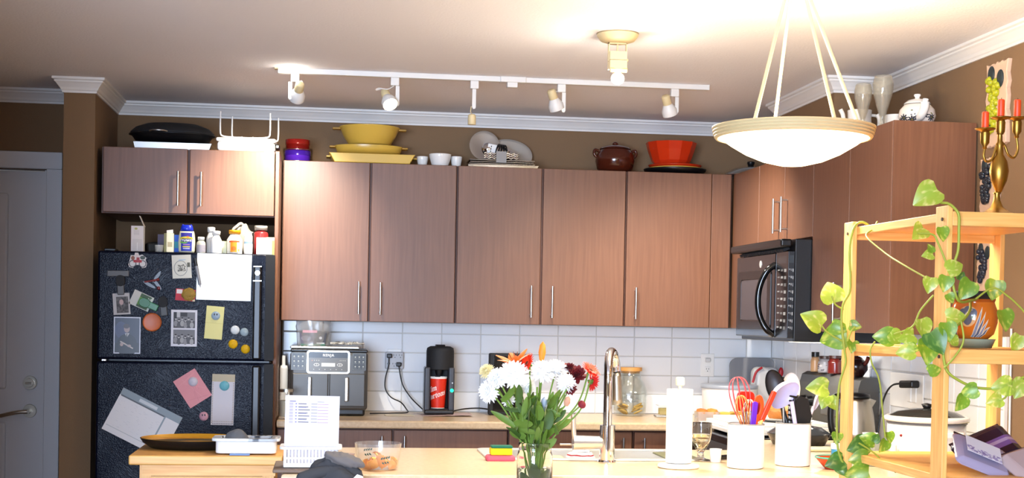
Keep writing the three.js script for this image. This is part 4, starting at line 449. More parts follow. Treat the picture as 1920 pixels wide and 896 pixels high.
// ------------------------------------------------------------------ back counter
{
  const a = T('air_fryer', 'grey two-drawer air fryer on the back counter', 'air fryer', [0.236, CT + 0.001, 0.24]);
  const w = 0.372;
  M(a, 'body', M_.gunmetal, rbox(w, 0.285, 0.30, 0.02, [0, 0.168, 0], [0, 0, 0], 3)); M(a, 'foot', M_.black, rbox(w * 0.94, 0.05, 0.28, 0.012, [0, 0.025, 0])); M(a, 'top_deck', M_.black, rbox(w * 0.99, 0.014, 0.29, 0.005, [0, 0.313, 0]));
  for (const s of [-1, 1]) { const d = M(a, 'drawer', M_.gunmetal, rbox(0.172, 0.16, 0.02, 0.006, [s * 0.088, 0.125, 0.146])); M(d, 'handle', M_.steel, rbox(0.017, 0.115, 0.016, 0.004, [s * 0.088 - 0.004, 0.13, 0.182]), rbox(0.014, 0.014, 0.03, 0.003, [s * 0.088 - 0.004, 0.18, 0.165]), rbox(0.014, 0.014, 0.03, 0.003, [s * 0.088 - 0.004, 0.082, 0.165])); }
  const pnl = M(a, 'control_panel', print(460, 260, (x, W_, h) => { fill(x, '#5d574a', 0, 0, W_, h); fill(x, '#151513', 0, 0, W_, 84); x.fillStyle = '#e9e6dc'; x.font = 'bold 46px sans-serif'; x.fillText('NINJA', 162, 66); fill(x, '#f7f4e6', 150, 150, 160, 44); x.strokeStyle = '#e6e0cf'; x.lineWidth = 6; for (const c of [92, 366]) { x.beginPath(); x.ellipse(c, 172, 30, 16, 0, 0, 7); x.stroke(); fill(x, '#e6e0cf', c - 2, 164, 5, 16); } for (let i = 0; i < 4; i++) { disc(x, i ? '#b5ab94' : '#d08a52', 40 + i * 26, 118, 6); disc(x, '#b5ab94', 370 + i * 20, 118, 5); } for (let i = 0; i < 6; i++) disc(x, '#cfc8b4', 60 + i * 66, 232, 5); }, 0.25), box(0.186, 0.098, 0.004, [-0.004, 0.262, 0.151]));
  M(pnl, 'panel_frame', M_.steel, ext(rrect(0.206, 0.11, 0.014), 0.004, [-0.004, 0.259, 0.15], [0, 0, 0], 0.001, rrect(0.188, 0.096, 0.008)));
  const side = () => print(160, 200, (x, W_, h) => { fill(x, '#23231f', 0, 0, W_, h); x.strokeStyle = '#8d8a7c'; x.lineWidth = 3; x.strokeRect(8, 8, W_ - 16, h - 16); for (let r = 0; r < 3; r++) for (let c = 0; c < 3; c++) { disc(x, '#a7a493', 34 + c * 46, 46 + r * 54, 9); fill(x, '#77756a', 20 + c * 46, 64 + r * 54, 30, 4); } }, 0.3);
  M(a, 'side_panel', side(), box(0.07, 0.085, 0.003, [-0.146, 0.262, 0.15])); M(a, 'side_panel', side(), box(0.066, 0.085, 0.003, [0.144, 0.262, 0.15]));
  one('metal_tray', 'flat steel tray lying on the air fryer', 'tray', M_.steel, [rbox(0.33, 0.012, 0.24, 0.004, [0.215, CT + 0.329, 0.24])]);
  const g = T('bagged_box', 'dark snack box inside a clear bag on the air fryer', 'box', [0.157, CT + 0.3365, 0.27]); M(g, 'box', print(140, 70, (x, W_, h) => { fill(x, '#4c4a5a', 0, 0, W_, h); fill(x, '#2a2c34', 76, 0, 64, h); disc(x, '#6c6a7a', 34, 30, 26, 14); fill(x, '#39604f', 0, 60, W_, 10); disc(x, '#c9ccd0', 108, 28, 8); fill(x, '#c9ccd0', 88, 54, 40, 5); }), ext([[-0.058, 0], [0.058, 0], [0.066, 0.062], [-0.066, 0.062]], 0.07, [0, 0, -0.035])); { const bx = g.children[0].geometry, p = bx.attributes.position, u = bx.attributes.uv; for (let i = 0; i < p.count; i++) u.setXY(i, p.getX(i) / 0.132 + 0.5, p.getY(i) / 0.062); }
  M(g, 'pink_strip', mat('#e09aae', 0.5), box(0.07, 0.012, 0.06, [-0.016, 0.068, 0.002])); const bg = new THREE.CylinderGeometry(0.085, 0.07, 0.122, 40, 8, true), bp = bg.attributes.position; for (let i = 0; i < bp.count; i++) { const x = bp.getX(i), y = bp.getY(i), z = bp.getZ(i), k = 1 + 0.12 * nz(x * 40, y * 26, z * 40) - (y > 0.03 ? (y - 0.03) * 2.2 : 0); bp.setXYZ(i, x * k * 1.05, y + 0.061, z * k * 0.62); } bg.computeVertexNormals(); M(g, 'clear_bag', mat('#e9e8e6', 0.2, { transmission: 0.85, thickness: 0, side: THREE.DoubleSide }), bg);
  const pb = new THREE.PlaneGeometry(0.165, 0.16, 30, 24); { const p = pb.attributes.position; for (let i = 0; i < p.count; i++) p.setZ(i, 0.012 + 0.018 * Math.abs(nz(p.getX(i) * 34, p.getY(i) * 34, 3)) + 0.008 * nz(p.getX(i) * 90, p.getY(i) * 90)); pb.computeVertexNormals(); } one('plastic_wrap', 'crumpled clear plastic wrap beside the boxed snack', 'plastic', mat('#f1f0ea', 0.22, { transmission: 0.45, thickness: 0, side: THREE.DoubleSide }), [tr(pb, [0.322, CT + 0.333, 0.26], [-PI / 2, 0, 0])]);
}
{
  const cm = T('coffee_maker', 'black single-serve coffee maker with a green light', 'coffee maker', [0.779, CT + 0.006, 0.20]);
  const pl = (pts, y0, h) => tr(ext(pts, h), [0, y0, 0], [-PI / 2, 0, 0]);
  M(cm, 'head', M_.blackMatte, lathe([[0, 0.335], [0.05, 0.335], [0.066, 0.326], [0.069, 0.31], [0.069, 0.222], [0.06, 0.218], [0, 0.218]], [0.006, 0, 0], [0, 0, 0], 48)); M(cm, 'lid_latch', M_.blackGloss, rbox(0.05, 0.012, 0.05, 0.004, [0.002, 0.338, 0.02]));
  M(cm, 'back_column', M_.blackMatte, rbox(0.13, 0.24, 0.06, 0.015, [0.004, 0.12, -0.045])); M(cm, 'base', M_.black, rbox(0.148, 0.022, 0.15, 0.008, [0, 0.011, 0.0])); M(cm, 'drip_grate', M_.blackMatte, rbox(0.09, 0.006, 0.09, 0.002, [0, 0.024, 0.02]));
  for (const s of [-1, 1]) M(cm, 'side_pillar', mat('#33353c', 0.35), rbox(0.03, 0.225, 0.10, 0.008, [s * 0.06 + 0.0, 0.12, 0.012])); M(cm, 'spout', M_.black, cyl(0.022, 0.016, 0.03, [0, 0.205, 0.02]));
  M(cm, 'power_light', new THREE.MeshStandardMaterial({ color: C('#0a5a38'), emissive: C('#18ffa0'), emissiveIntensity: 3.2 }), cyl(0.0085, 0.0085, 0.004, [0.062, 0.118, 0.0635], [PI / 2, 0, 0]));
  M(cm, 'button', M_.steel, cyl(0.0035, 0.0035, 0.003, [0.064, 0.155, 0.0632], [PI / 2, 0, 0]));
  const cup = T('paper_cup', 'red paper coffee cup with white script lettering', 'cup', [0.775, CT + 0.034, 0.225]);
  const cm2 = print(1024, 512, (x, w, h) => { fill(x, '#d92a10', 0, 0, w, h); fill(x, '#f3efe8', 0, 0, w, 26); x.save(); x.translate(440, 250); x.rotate(-0.26); x.fillStyle = '#f6f2ee'; x.font = 'italic bold 112px serif'; x.fillText('Tim', -176, -30); x.fillText('Hortons', -240, 88); x.restore(); fill(x, '#ece5dc', 0, h - 12, w, 12); }, 0.45);
  const cg = new THREE.CylinderGeometry(0.044, 0.034, 0.158, 48, 1, true, PI, 2 * PI); M(cup, 'cup_wall', cm2, tr(cg, [0, 0.079, 0])); M(cup, 'rim', M_.paper, torus(0.044, 0.002, [0, 0.158, 0], [PI / 2, 0, 0], 40)); M(cup, 'cup_base', M_.paper, cyl(0.034, 0.034, 0.003, [0, 0.0025, 0])); cup.position.y = CT + 0.034; cup.scale.set(1, 0.98, 1);
  const mt = new THREE.PlaneGeometry(0.28, 0.2, 40, 20), p = mt.attributes.position; for (let i = 0; i < p.count; i++) p.setZ(i, 0.0035 + 0.0022 * nz(p.getX(i) * 30, p.getY(i) * 30)); mt.computeVertexNormals(); one('placemat', 'pink and white woven mat under the coffee maker', 'mat', print(280, 200, (x, w, h) => { fill(x, '#cdb4b0', 0, 0, w, h); for (let i = 0; i < 70; i++) { fill(x, i % 2 ? '#b98f8c' : '#dccdc8', i * 4, 0, 2, h); } for (let i = 0; i < 50; i++) fill(x, i % 3 ? '#c3a5a0' : '#e2d6d2', 0, i * 4, w, 1); }, 0.9, { side: THREE.DoubleSide }), [tr(mt, [0.80, CT, 0.24], [-PI / 2, 0, 0.03])]);
  one('paper_slip', 'cream paper slip lying left of the coffee maker', 'paper', mat('#e4d8be', 0.8), [box(0.14, 0.0025, 0.07, [0.58, CT + 0.0025, 0.3], [0, 0.1, 0])]);
  const sp = T('tablet_speaker', 'tall black device standing behind the flowers', 'speaker', [1.115, CT + 0.001, 0.2]); M(sp, 'body', M_.blackMatte, rbox(0.17, 0.31, 0.05, 0.008, [0, 0.155, 0])); M(sp, 'screen', M_.blackGloss, rbox(0.145, 0.28, 0.003, 0.002, [0.008, 0.158, 0.0255]));
}
{
  const c = T('pump_bottle', 'slim white bottle standing left of the air fryer', 'bottle', [0.018, CT + 0.001, 0.25]); M(c, 'body', M_.whitePl, lathe([[0, 0], [0.019, 0], [0.0195, 0.22], [0.016, 0.235], [0, 0.235]])); M(c, 'pump', M_.whitePl, cyl(0.0085, 0.009, 0.05, [-0.002, 0.258, 0]));
  const j = T('mason_jar', 'small glass jar with a metal lid at the left end of the counter', 'jar', [0.042, CT + 0.001, 0.585]); M(j, 'glass', M_.pane, lathe([[0, 0.003], [0.034, 0.003], [0.036, 0.01], [0.036, 0.1], [0.03, 0.115], [0.03, 0.125], [0.0285, 0.125], [0.0285, 0.114], [0.0345, 0.1], [0.0345, 0.012], [0, 0.008]])); M(j, 'lid', M_.steel, cyl(0.0335, 0.0335, 0.014, [0, 0.131, 0], [0, 0, 0], 32)); M(j, 'contents', mat('#b9b29a', 0.8), cyl(0.0335, 0.0335, 0.075, [0, 0.047, 0]));
  const g = T('cookie_jar', 'large round glass jar with a wooden lid holding yellow crackers', 'jar', [1.765, CT + 0.001, 0.14]); M(g, 'glass', mat('#f7f9f8', 0.03, { transmission: 1, thickness: 0, ior: 1.8 }), lathe([[0, 0.003], [0.07, 0.003], [0.084, 0.02], [0.092, 0.07], [0.09, 0.13], [0.074, 0.17], [0.058, 0.19], [0.056, 0.22], [0.06, 0.226], [0.056, 0.228], [0.052, 0.22], [0.054, 0.188], [0.07, 0.166], [0.086, 0.13], [0.088, 0.07], [0.08, 0.024], [0, 0.01]])); M(g, 'lid', mat('#c08b4a', 0.5), cyl(0.061, 0.061, 0.018, [0, 0.238, 0], [0, 0, 0], 36), cyl(0.05, 0.05, 0.012, [0, 0.223, 0]));
  for (let i = 0; i < 12; i++) { const k = one('cracker', 'yellow round cracker in the glass cookie jar', 'food', mat(['#c9a03a', '#d6b252', '#b88f2f'][i % 3], 0.8), [cyl(0.024, 0.024, 0.006, [0, 0, 0], [0, 0, 0], 14)], 'crackers in the cookie jar'); k.position.set(1.765 + (i % 2 ? 0.035 : -0.035) + rnd(-0.012, 0.012), CT + 0.021 + (i >> 1) * 0.0065, 0.14 + rnd(-0.02, 0.03)); k.rotation.set(rnd(-0.4, 0.4), 0, (i % 2 ? 1 : -1) * rnd(0.1, 0.5)); }
  const b = T('butter_dish', 'small glass dish of butter behind the paper towel', 'dish', [1.93, CT + 0.001, 0.22]); M(b, 'plate', M_.glass, rbox(0.1, 0.008, 0.06, 0.003, [0, 0.005, 0])); M(b, 'butter', mat('#e0cf86', 0.5), rbox(0.06, 0.035, 0.035, 0.006, [0, 0.028, 0])); M(b, 'cover', M_.glass, ext(rrect(0.078, 0.05, 0.006), 0.002, [0, 0.034, 0.026]), ext(rrect(0.078, 0.05, 0.006), 0.002, [0, 0.034, -0.028]), box(0.08, 0.002, 0.056, [0, 0.06, 0]));
  const wp = T('storage_tub', 'big white tub with a grey-blue rim in the corner of the counter', 'tub', [2.26, CT + 0.001, 0.24]); M(wp, 'tub', M_.whitePl, lathe([[0, 0], [0.118, 0], [0.13, 0.01], [0.14, 0.15], [0.134, 0.15], [0.124, 0.012], [0, 0.008]])); M(wp, 'rim', mat('#9aa0ab', 0.3), lathe([[0.14, 0.15], [0.145, 0.152], [0.145, 0.168], [0.13, 0.172], [0, 0.172]])); 
  const fd = T('muffin_box', 'clear plastic box holding the orange muffins on the corner counter', 'box', [2.07, CT + 0.001, 0.52]); M(fd, 'tray', M_.plasticClear, ext(rrect(0.11, 0.09, 0.012), 0.05, [0, 0, 0], [-PI / 2, 0, 0], 0, rrect(0.106, 0.086, 0.011)));
  for (let i = 0; i < 4; i++) one('muffin', 'orange muffin in the clear plastic box', 'food', mat(['#c8732e', '#d98a3a'][i % 2], 0.8), [lathe([[0, 0], [0.018, 0], [0.022, 0.034], [0.025, 0.042], [0.018, 0.058], [0, 0.062]], [2.07 - 0.026 + (i % 2) * 0.052, CT + 0.003, 0.52 - 0.021 + (i >> 1) * 0.042], [0, 0, 0], 20)], 'muffins in the box');
  const pl = T('quiche_plate', 'white plate under the golden quiche slices on the corner counter', 'plate', [2.2, CT + 0.001, 0.56]); M(pl, 'plate', M_.ceramic, lathe([[0, 0.002], [0.07, 0.002], [0.11, 0.014], [0.112, 0.016], [0.108, 0.018], [0.07, 0.007], [0, 0.006]])); for (let i = 0; i < 5; i++) one('quiche_slice', 'golden quiche slice on the white plate', 'food', mat(['#d7ad4c', '#c9963a', '#deb95e'][i % 3], 0.8), [tr(ext([[0.01, 0], [0.075, -0.026], [0.075, 0.026]], 0.034, [0, 0, 0], [-PI / 2, 0, 0], 0.003), [0, 0.011, 0], [0, i * 1.257, 0]).translate(2.2, CT + 0.001, 0.56)], 'quiche slices on the plate');
  const cb = T('cutting_board', 'grey rounded cutting board leaning in the tiled corner', 'board', [2.435, CT + 0.001, 0.06], 0); M(cb, 'board', mat('#8b8a8c', 0.5), ext(rrect(0.24, 0.3, 0.04), 0.012, [0, 0.15, 0], [-0.12, 0, 0], 0.002)); 
  const rb = T('bread_bag', 'white loaf bag with red ends in front of the grey board', 'bag', [2.47, CT + 0.001, 0.16]); M(rb, 'bag', mat('#dcdad6', 0.4), rbox(0.14, 0.26, 0.09, 0.035, [0, 0.13, 0], [0, 0, 0], 4)); M(rb, 'red_trim', mat('#b01824', 0.4), tube([[-0.078, 0.18, 0.05], [-0.06, 0.235, 0.05], [-0.03, 0.258, 0.05]], 0.006, 16), sph(0.018, [0.07, 0.235, 0.05], [0.7, 1.4, 0.6]));
  const kb = T('condiment_bottle', 'green and yellow squeeze bottle beside the range', 'bottle', [2.42, CT + 0.001, 0.55]); M(kb, 'body', mat('#6f8a1c', 0.3), lathe([[0, 0], [0.026, 0], [0.028, 0.15], [0.014, 0.19], [0, 0.19]])); M(kb, 'cap', mat('#e0b01a', 0.35), lathe([[0.012, 0], [0.012, 0.03], [0.006, 0.05], [0, 0.05]], [0, 0.19, 0]));
  for (let i = 0; i < 3; i++) { const st = T('baking_sheet', ['white baking sheet, lowest of the stack on the cooktop', 'white baking sheet, middle of the stack on the cooktop', 'white baking sheet, topmost of the stack on the cooktop'][i], 'tray', [2.18, 0.9285 + i * 0.0165, 1.16], 0, 'white baking sheets'); M(st, 'sheet_pan', M_.ceramic, ext(rrect(0.48 - i * 0.05, 0.6 - i * 0.05, 0.02), 0.012, [0, 0, 0], [-PI / 2, 0, 0], 0.002)); }
  const pz = T('roast_plate', 'white plate on the cooktop under the browned roast', 'plate', [2.2, 0.9765, 1.3]); M(pz, 'plate', M_.ceramic, lathe([[0, 0], [0.08, 0], [0.12, 0.014], [0.122, 0.017], [0.08, 0.006], [0, 0.005]])); const rg = new THREE.IcosahedronGeometry(0.07, 4), p = rg.attributes.position; for (let i = 0; i < p.count; i++) { const k = 1 + 0.2 * nz(p.getX(i) * 30, p.getY(i) * 30, p.getZ(i) * 30); p.setXYZ(i, p.getX(i) * k, Math.max(-0.03, p.getY(i) * k * 0.62), p.getZ(i) * k); } rg.computeVertexNormals(); one('roast', 'browned roast lying on the white plate over the cooktop', 'food', mat('#b5702a', 0.7), [tr(rg, [2.2, 1.013, 1.3])]);
}

// ------------------------------------------------------------------ peninsula
{
  const P = [1.395, CT + 0.001, 2.65], t = T('paper_towel', 'white paper towel roll on an upright holder', 'paper towel', P); M(t, 'roll', mat('#f7f5f2', 0.95), lathe([[0.02, 0.018], [0.043, 0.018], [0.044, 0.03], [0.044, 0.255], [0.043, 0.262], [0.02, 0.262], [0.02, 0.018]])); M(t, 'holder_base', M_.ceramic, lathe([[0, 0], [0.068, 0], [0.07, 0.006], [0.066, 0.012], [0.02, 0.016], [0, 0.016]])); M(t, 'finial', mat('#e6ddbf', 0.4), cyl(0.006, 0.006, 0.26, [0, 0.145, 0]), rbox(0.028, 0.03, 0.028, 0.008, [0, 0.288, 0]));
  const g = T('goblet', 'clear stemmed goblet half full of pale wine', 'glass', [1.532, CT + 0.001, 2.42]); M(g, 'glass', M_.glass, lathe([[0, 0.004], [0.034, 0.002], [0.036, 0.004], [0.012, 0.012], [0.011, 0.03], [0.018, 0.04], [0.032, 0.07], [0.038, 0.1], [0.0375, 0.134], [0.0365, 0.134], [0.0365, 0.1], [0.0305, 0.071], [0.016, 0.043], [0, 0.04]])); M(g, 'wine', mat('#fdf3d0', 0.03, { transmission: 1, thickness: 0.03, ior: 1.34, attenuationColor: C('#f2e2a8'), attenuationDistance: 0.6 }), lathe([[0, 0.0415], [0.0155, 0.044], [0.029, 0.0705], [0.0345, 0.093], [0, 0.093]]));
  const sc = T('measuring_cup', 'little white plastic cup beside the goblet', 'cup', [1.575, CT + 0.001, 2.46]); M(sc, 'cup', M_.whitePl, lathe([[0, 0], [0.018, 0], [0.022, 0.046], [0.0205, 0.046], [0.017, 0.003], [0, 0.003]]));
  const kn = T('kitchen_knife', 'knife with a black handle lying behind the left crock', 'knife', [1.66, CT + 0.004, 2.36], 0.5); M(kn, 'handle', M_.black, rbox(0.1, 0.016, 0.022, 0.006, [-0.03, 0.006, 0])); M(kn, 'blade', M_.steel, ext([[0.02, -0.011], [0.16, -0.002], [0.15, 0.01], [0.02, 0.011]], 0.002, [0, 0.004, 0], [-PI / 2, 0, 0]));
  const sn = T('dish_mat', 'grey-green dish mat at the right end of the sink', 'mat', [1.47, CT + 0.007, 2.3]); M(sn, 'mat', mat('#6a6a4e', 0.8), rbox(0.12, 0.006, 0.2, 0.003));
  const sg = T('sponge', 'yellow sponge with a dark green scouring side', 'sponge', [0.822, CT + 0.032, 2.44]); M(sg, 'foam', mat('#e8c80e', 0.9), rbox(0.075, 0.024, 0.05, 0.005, [0, 0, 0])); M(sg, 'scourer', mat('#14604a', 0.95), rbox(0.073, 0.008, 0.05, 0.003, [0.002, 0.016, 0]));
  one('pink_soap', 'pink sponge under the yellow one', 'sponge', mat('#d9566a', 0.7), [rbox(0.1, 0.022, 0.06, 0.01, [0.82, CT + 0.0085 + 0.0, 2.44], [0, 0, 0], 3)].map((g) => g.translate(0, 0.0, 0)));
  const br = T('dish_cloth', 'white dish cloth with red and black stripes at the sink edge', 'cloth', [1.115, CT - 0.012, 2.36]); { const g2 = new THREE.SphereGeometry(0.055, 32, 20), p = g2.attributes.position; for (let i = 0; i < p.count; i++) { const k = 1 + 0.12 * nz(p.getX(i) * 50, p.getY(i) * 50, p.getZ(i) * 50); p.setXYZ(i, p.getX(i) * k, p.getY(i) * k * 0.85, p.getZ(i) * k * 0.7); } g2.computeVertexNormals(); M(br, 'cloth', print(128, 128, (x, w, h) => { fill(x, '#ece8e4', 0, 0, w, h); for (let i = 0; i < 10; i++) { fill(x, i % 3 ? '#4a464a' : '#b02a30', 0, i * 13, w, i % 3 ? 2 : 4); } for (let i = 0; i < 60; i++) fill(x, '#ece8e4', rnd(w), rnd(h), 5, 4); }, 0.9), g2); }
  one('sink_caddy', 'beige tray inside the sink', 'tray', mat('#b9ab8c', 0.6), [rbox(0.16, 0.10, 0.05, 0.02, [0.99, CT - 0.045, 2.30], [0, 0, 0], 3)]);
}
// utensils in crocks: each is its own thing; built upright along +y from the crock floor, then leaned
function crock(label, x, z, r, h) { const t = T('utensil_crock', label, 'crock', [x, CT + 0.001, z]); M(t, 'crock', M_.ceramic, lathe([[0, 0], [r - 0.004, 0], [r, 0.004], [r, h - 0.004], [r - 0.002, h], [r - 0.006, h - 0.002], [r - 0.006, 0.008], [0, 0.008]])); M(t, 'rim', mat('#8f8c86', 0.3), torus(r - 0.0015, 0.002, [0, h, 0], [PI / 2, 0, 0], 48)); return t; }
const CR1 = [1.628, 2.64], CR2 = [1.823, 2.55], R1 = 0.0615;
crock('white utensil crock full of whisks and red spatulas', ...CR1, R1, 0.148); crock('white utensil crock full of black and lavender spoons', ...CR2, 0.0605, 0.146);
const utensil = (name, label, [cx, cz], foot, tip, ry = 0) => { // foot: offset on the crock floor, tip: offset of the top end from the crock axis and its height above the counter
  const t = T(name, label, 'utensil'), A = V(cx + foot[0], CT + 0.012, cz + foot[1]), B = V(cx + tip[0], CT + tip[1], cz + tip[2]); t.position.copy(A); t.quaternion.setFromUnitVectors(V(0, 1, 0), B.clone().sub(A).normalize()).multiply(new THREE.Quaternion().setFromAxisAngle(V(0, 1, 0), ry)); t.userData.len = B.distanceTo(A); return t; };
const shaft = (t, m, l, r = 0.006, r2 = r) => M(t, 'handle', m, rod([0, 0, 0], [0, l, 0], r, r2, 12));
function whisk(label, c, foot, tip, m, R, wires = 7, handle = M_.steel) {
  const t = utensil('whisk', label, c, foot, tip), L = t.userData.len, h = L * 0.38; shaft(t, handle, h, 0.006);
  for (let i = 0; i < wires; i++) { const a = i / wires * PI, p = []; for (let k = -12; k <= 12; k++) { const q = 1 - Math.abs(k) / 12, r = R * Math.sign(k) * Math.pow(Math.sin(PI * q), 0.85); p.push([Math.cos(a) * r, h + (L - h) * Math.sin(q * PI / 2), Math.sin(a) * r]); } M(t, 'wire', m, tube(p, 0.0016, 60, 5)); }
  return t;
}
const flatHead = (t, m, y0, w, h, d = 0.008, r = 0.014, name = 'blade') => M(t, name, m, ext(rrect(w, h, r), d, [0, y0 + h / 2, -d / 2], [0, 0, 0], 0.0015));
const bowlHead = (t, m, y0, w, h, dp = 0.014, holes) => { const g = new THREE.SphereGeometry(0.5, 28, 14, 0, 2 * PI, 0, PI / 2); g.rotateX(-PI / 2); g.scale(w, h, dp * 2); m.side = THREE.DoubleSide; return M(t, 'bowl', m, g.translate(0, y0 + h / 2, dp * 0.5)); };
{
  const red = mat('#d2202a', 0.35), orange = mat('#ea4512', 0.35), wood = mat('#d8a862', 0.6), blk = mat('#131314', 0.4), lav = mat('#c3bce0', 0.35), purpleM = mat('#5a1fa8', 0.35), wht = mat('#eee4dc', 0.35), dkred = mat('#8a1a1c', 0.4);
  whisk('large whisk with red-coated wires in the left crock', CR1, [0.02, 0.0], [-0.032, 0.305, -0.01], mat('#cf4a50', 0.35), 0.036, 5);
  whisk('wide steel balloon whisk with orange wires inside the red one', CR1, [0.015, 0.02], [-0.028, 0.245, 0.02], mat('#d9924e', 0.35, { metalness: 0.4 }), 0.022, 6);
  whisk('small steel whisk in the middle of the left crock', CR1, [-0.01, 0.01], [0.006, 0.232, 0.015], M_.steel, 0.019, 6);
  { const t = utensil('spatula', 'broad red silicone spatula in the left crock', CR1, [0.0, -0.02], [0.004, 0.255, -0.025]); shaft(t, M_.steel, t.userData.len - 0.05, 0.005); flatHead(t, mat('#e0200e', 0.3), t.userData.len - 0.065, 0.056, 0.065, 0.01, 0.014); }
  { const t = utensil('spreader', 'narrow purple spreader in the left crock', CR1, [0.0, 0.03], [0.018, 0.225, 0.04]); shaft(t, wood, 0.12, 0.005); flatHead(t, purpleM, 0.1, 0.016, t.userData.len - 0.1, 0.006, 0.007); }
  { const t = utensil('slotted_spatula', 'orange slotted silicone spoon with a pointed head', CR1, [0.012, 0.02], [0.034, 0.242, 0.03]); shaft(t, orange, t.userData.len - 0.06, 0.007); M(t, 'head', orange, ext(ring2(0.019, 0.045), 0.007, [0, t.userData.len - 0.04, -0.003], [0, 0, 0], 0.001, ring2(0.009, 0.024))); }
  { const t = utensil('basting_spoon', 'dark red spoon leaning among the whisks', CR1, [0.0, 0.0], [0.05, 0.222, 0.0]); shaft(t, M_.steel, t.userData.len - 0.05, 0.004); flatHead(t, dkred, t.userData.len - 0.06, 0.02, 0.06, 0.008, 0.009); }
  { const t = utensil('handled_spoon', 'dark wooden spoon with an orange loop on its end', CR1, [-0.01, -0.01], [0.052, 0.24, -0.005]); shaft(t, mat('#5a2a20', 0.5), t.userData.len - 0.03, 0.006); M(t, 'loop', mat('#e98a6a', 0.35), tr(new THREE.TorusGeometry(0.008, 0.0045, 8, 20), [0, t.userData.len - 0.02, 0], [0, 0, 0], [1, 1.5, 1])); }
  { const t = utensil('brush', 'red silicone brush with a pale wooden handle leaning right', CR1, [-0.02, 0.03], [0.082, 0.262, 0.045]); shaft(t, wood, t.userData.len * 0.62, 0.006); M(t, 'head', mat('#e23417', 0.35), rbox(0.018, t.userData.len * 0.4, 0.012, 0.005, [0, t.userData.len * 0.8, 0])); }
  { const t = utensil('steel_skewer', 'thin steel skewer standing in the left crock', CR1, [0.02, -0.02], [0.032, 0.22, -0.03]); shaft(t, M_.steel, t.userData.len, 0.0025); }
  { const t = utensil('serving_spoon', 'large black serving spoon, tallest in the right crock', CR2, [0.02, 0.01], [-0.075, 0.328, -0.03], -0.35); shaft(t, blk, t.userData.len - 0.1, 0.009, 0.007); bowlHead(t, blk, t.userData.len - 0.125, 0.068, 0.125, 0.02); }
  { const t = utensil('turner', 'wide black turner behind the lavender ladle', CR2, [0.0, -0.02], [-0.04, 0.3, -0.06], 0.3); shaft(t, blk, t.userData.len - 0.09, 0.007); flatHead(t, blk, t.userData.len - 0.1, 0.07, 0.1, 0.006, 0.02); }
  { const t = utensil('ladle', 'lavender soup ladle with its bowl turned to the viewer', CR2, [0.02, 0.03], [-0.03, 0.252, 0.05]); shaft(t, lav, t.userData.len - 0.03, 0.0075); const g = new THREE.SphereGeometry(0.058, 36, 16, 0, 2 * PI, 0, PI / 2); g.scale(1, 0.62, 1); tr(g, [-0.02, t.userData.len - 0.004, 0.004], [-0.86, 0, 0.45]); const bm = mat('#cfc9ea', 0.3, { side: THREE.DoubleSide }); M(t, 'bowl', bm, g); }
  { const t = utensil('ceramic_spoon', 'cream white spoon behind the black claw', CR2, [0.0, -0.03], [0.002, 0.318, -0.05], 0.2); shaft(t, wht, t.userData.len - 0.1, 0.007); bowlHead(t, wht, t.userData.len - 0.11, 0.07, 0.11, 0.016); }
  { const t = utensil('pasta_claw', 'black pasta server with claw teeth facing left', CR2, [0.005, 0.0], [0.02, 0.245, 0.02]); shaft(t, blk, t.userData.len - 0.1, 0.008); M(t, 'head', blk, ext([[-0.025, 0], [0.03, -0.01], [0.04, 0.06], [0.02, 0.115], [-0.01, 0.125], [-0.025, 0.11], [-0.02, 0.05]], 0.016, [0, t.userData.len - 0.13, -0.008], [0, 0, 0], 0.003)); for (let i = 0; i < 6; i++) M(t, 'tooth', blk, rod([-0.012, t.userData.len - 0.095 + i * 0.017, 0.005], [-0.047, t.userData.len - 0.085 + i * 0.016, 0.018], 0.0045, 0.003)); }
  { const t = utensil('slotted_spoon', 'pale grey-lilac spoon leaning far right in the right crock', CR2, [-0.01, 0.01], [0.098, 0.288, 0.02], 0.9); const lm = mat('#cfc3cc', 0.35); shaft(t, lm, t.userData.len - 0.09, 0.006); bowlHead(t, lm, t.userData.len - 0.1, 0.046, 0.1, 0.014); }
  { const t = utensil('tongs', 'steel tongs standing deep in the right crock', CR2, [-0.015, -0.01], [-0.025, 0.2, 0.0]); M(t, 'arm', M_.steel, rod([-0.006, 0, 0], [-0.012, t.userData.len, 0], 0.004)); M(t, 'arm', M_.steel, rod([0.006, 0, 0], [0.01, t.userData.len, 0], 0.004)); }
  { const t = utensil('thin_spoon', 'thin black handled spoon left of the claw', CR2, [0.0, 0.02], [-0.008, 0.235, 0.03]); shaft(t, blk, t.userData.len, 0.005, 0.004); }
}
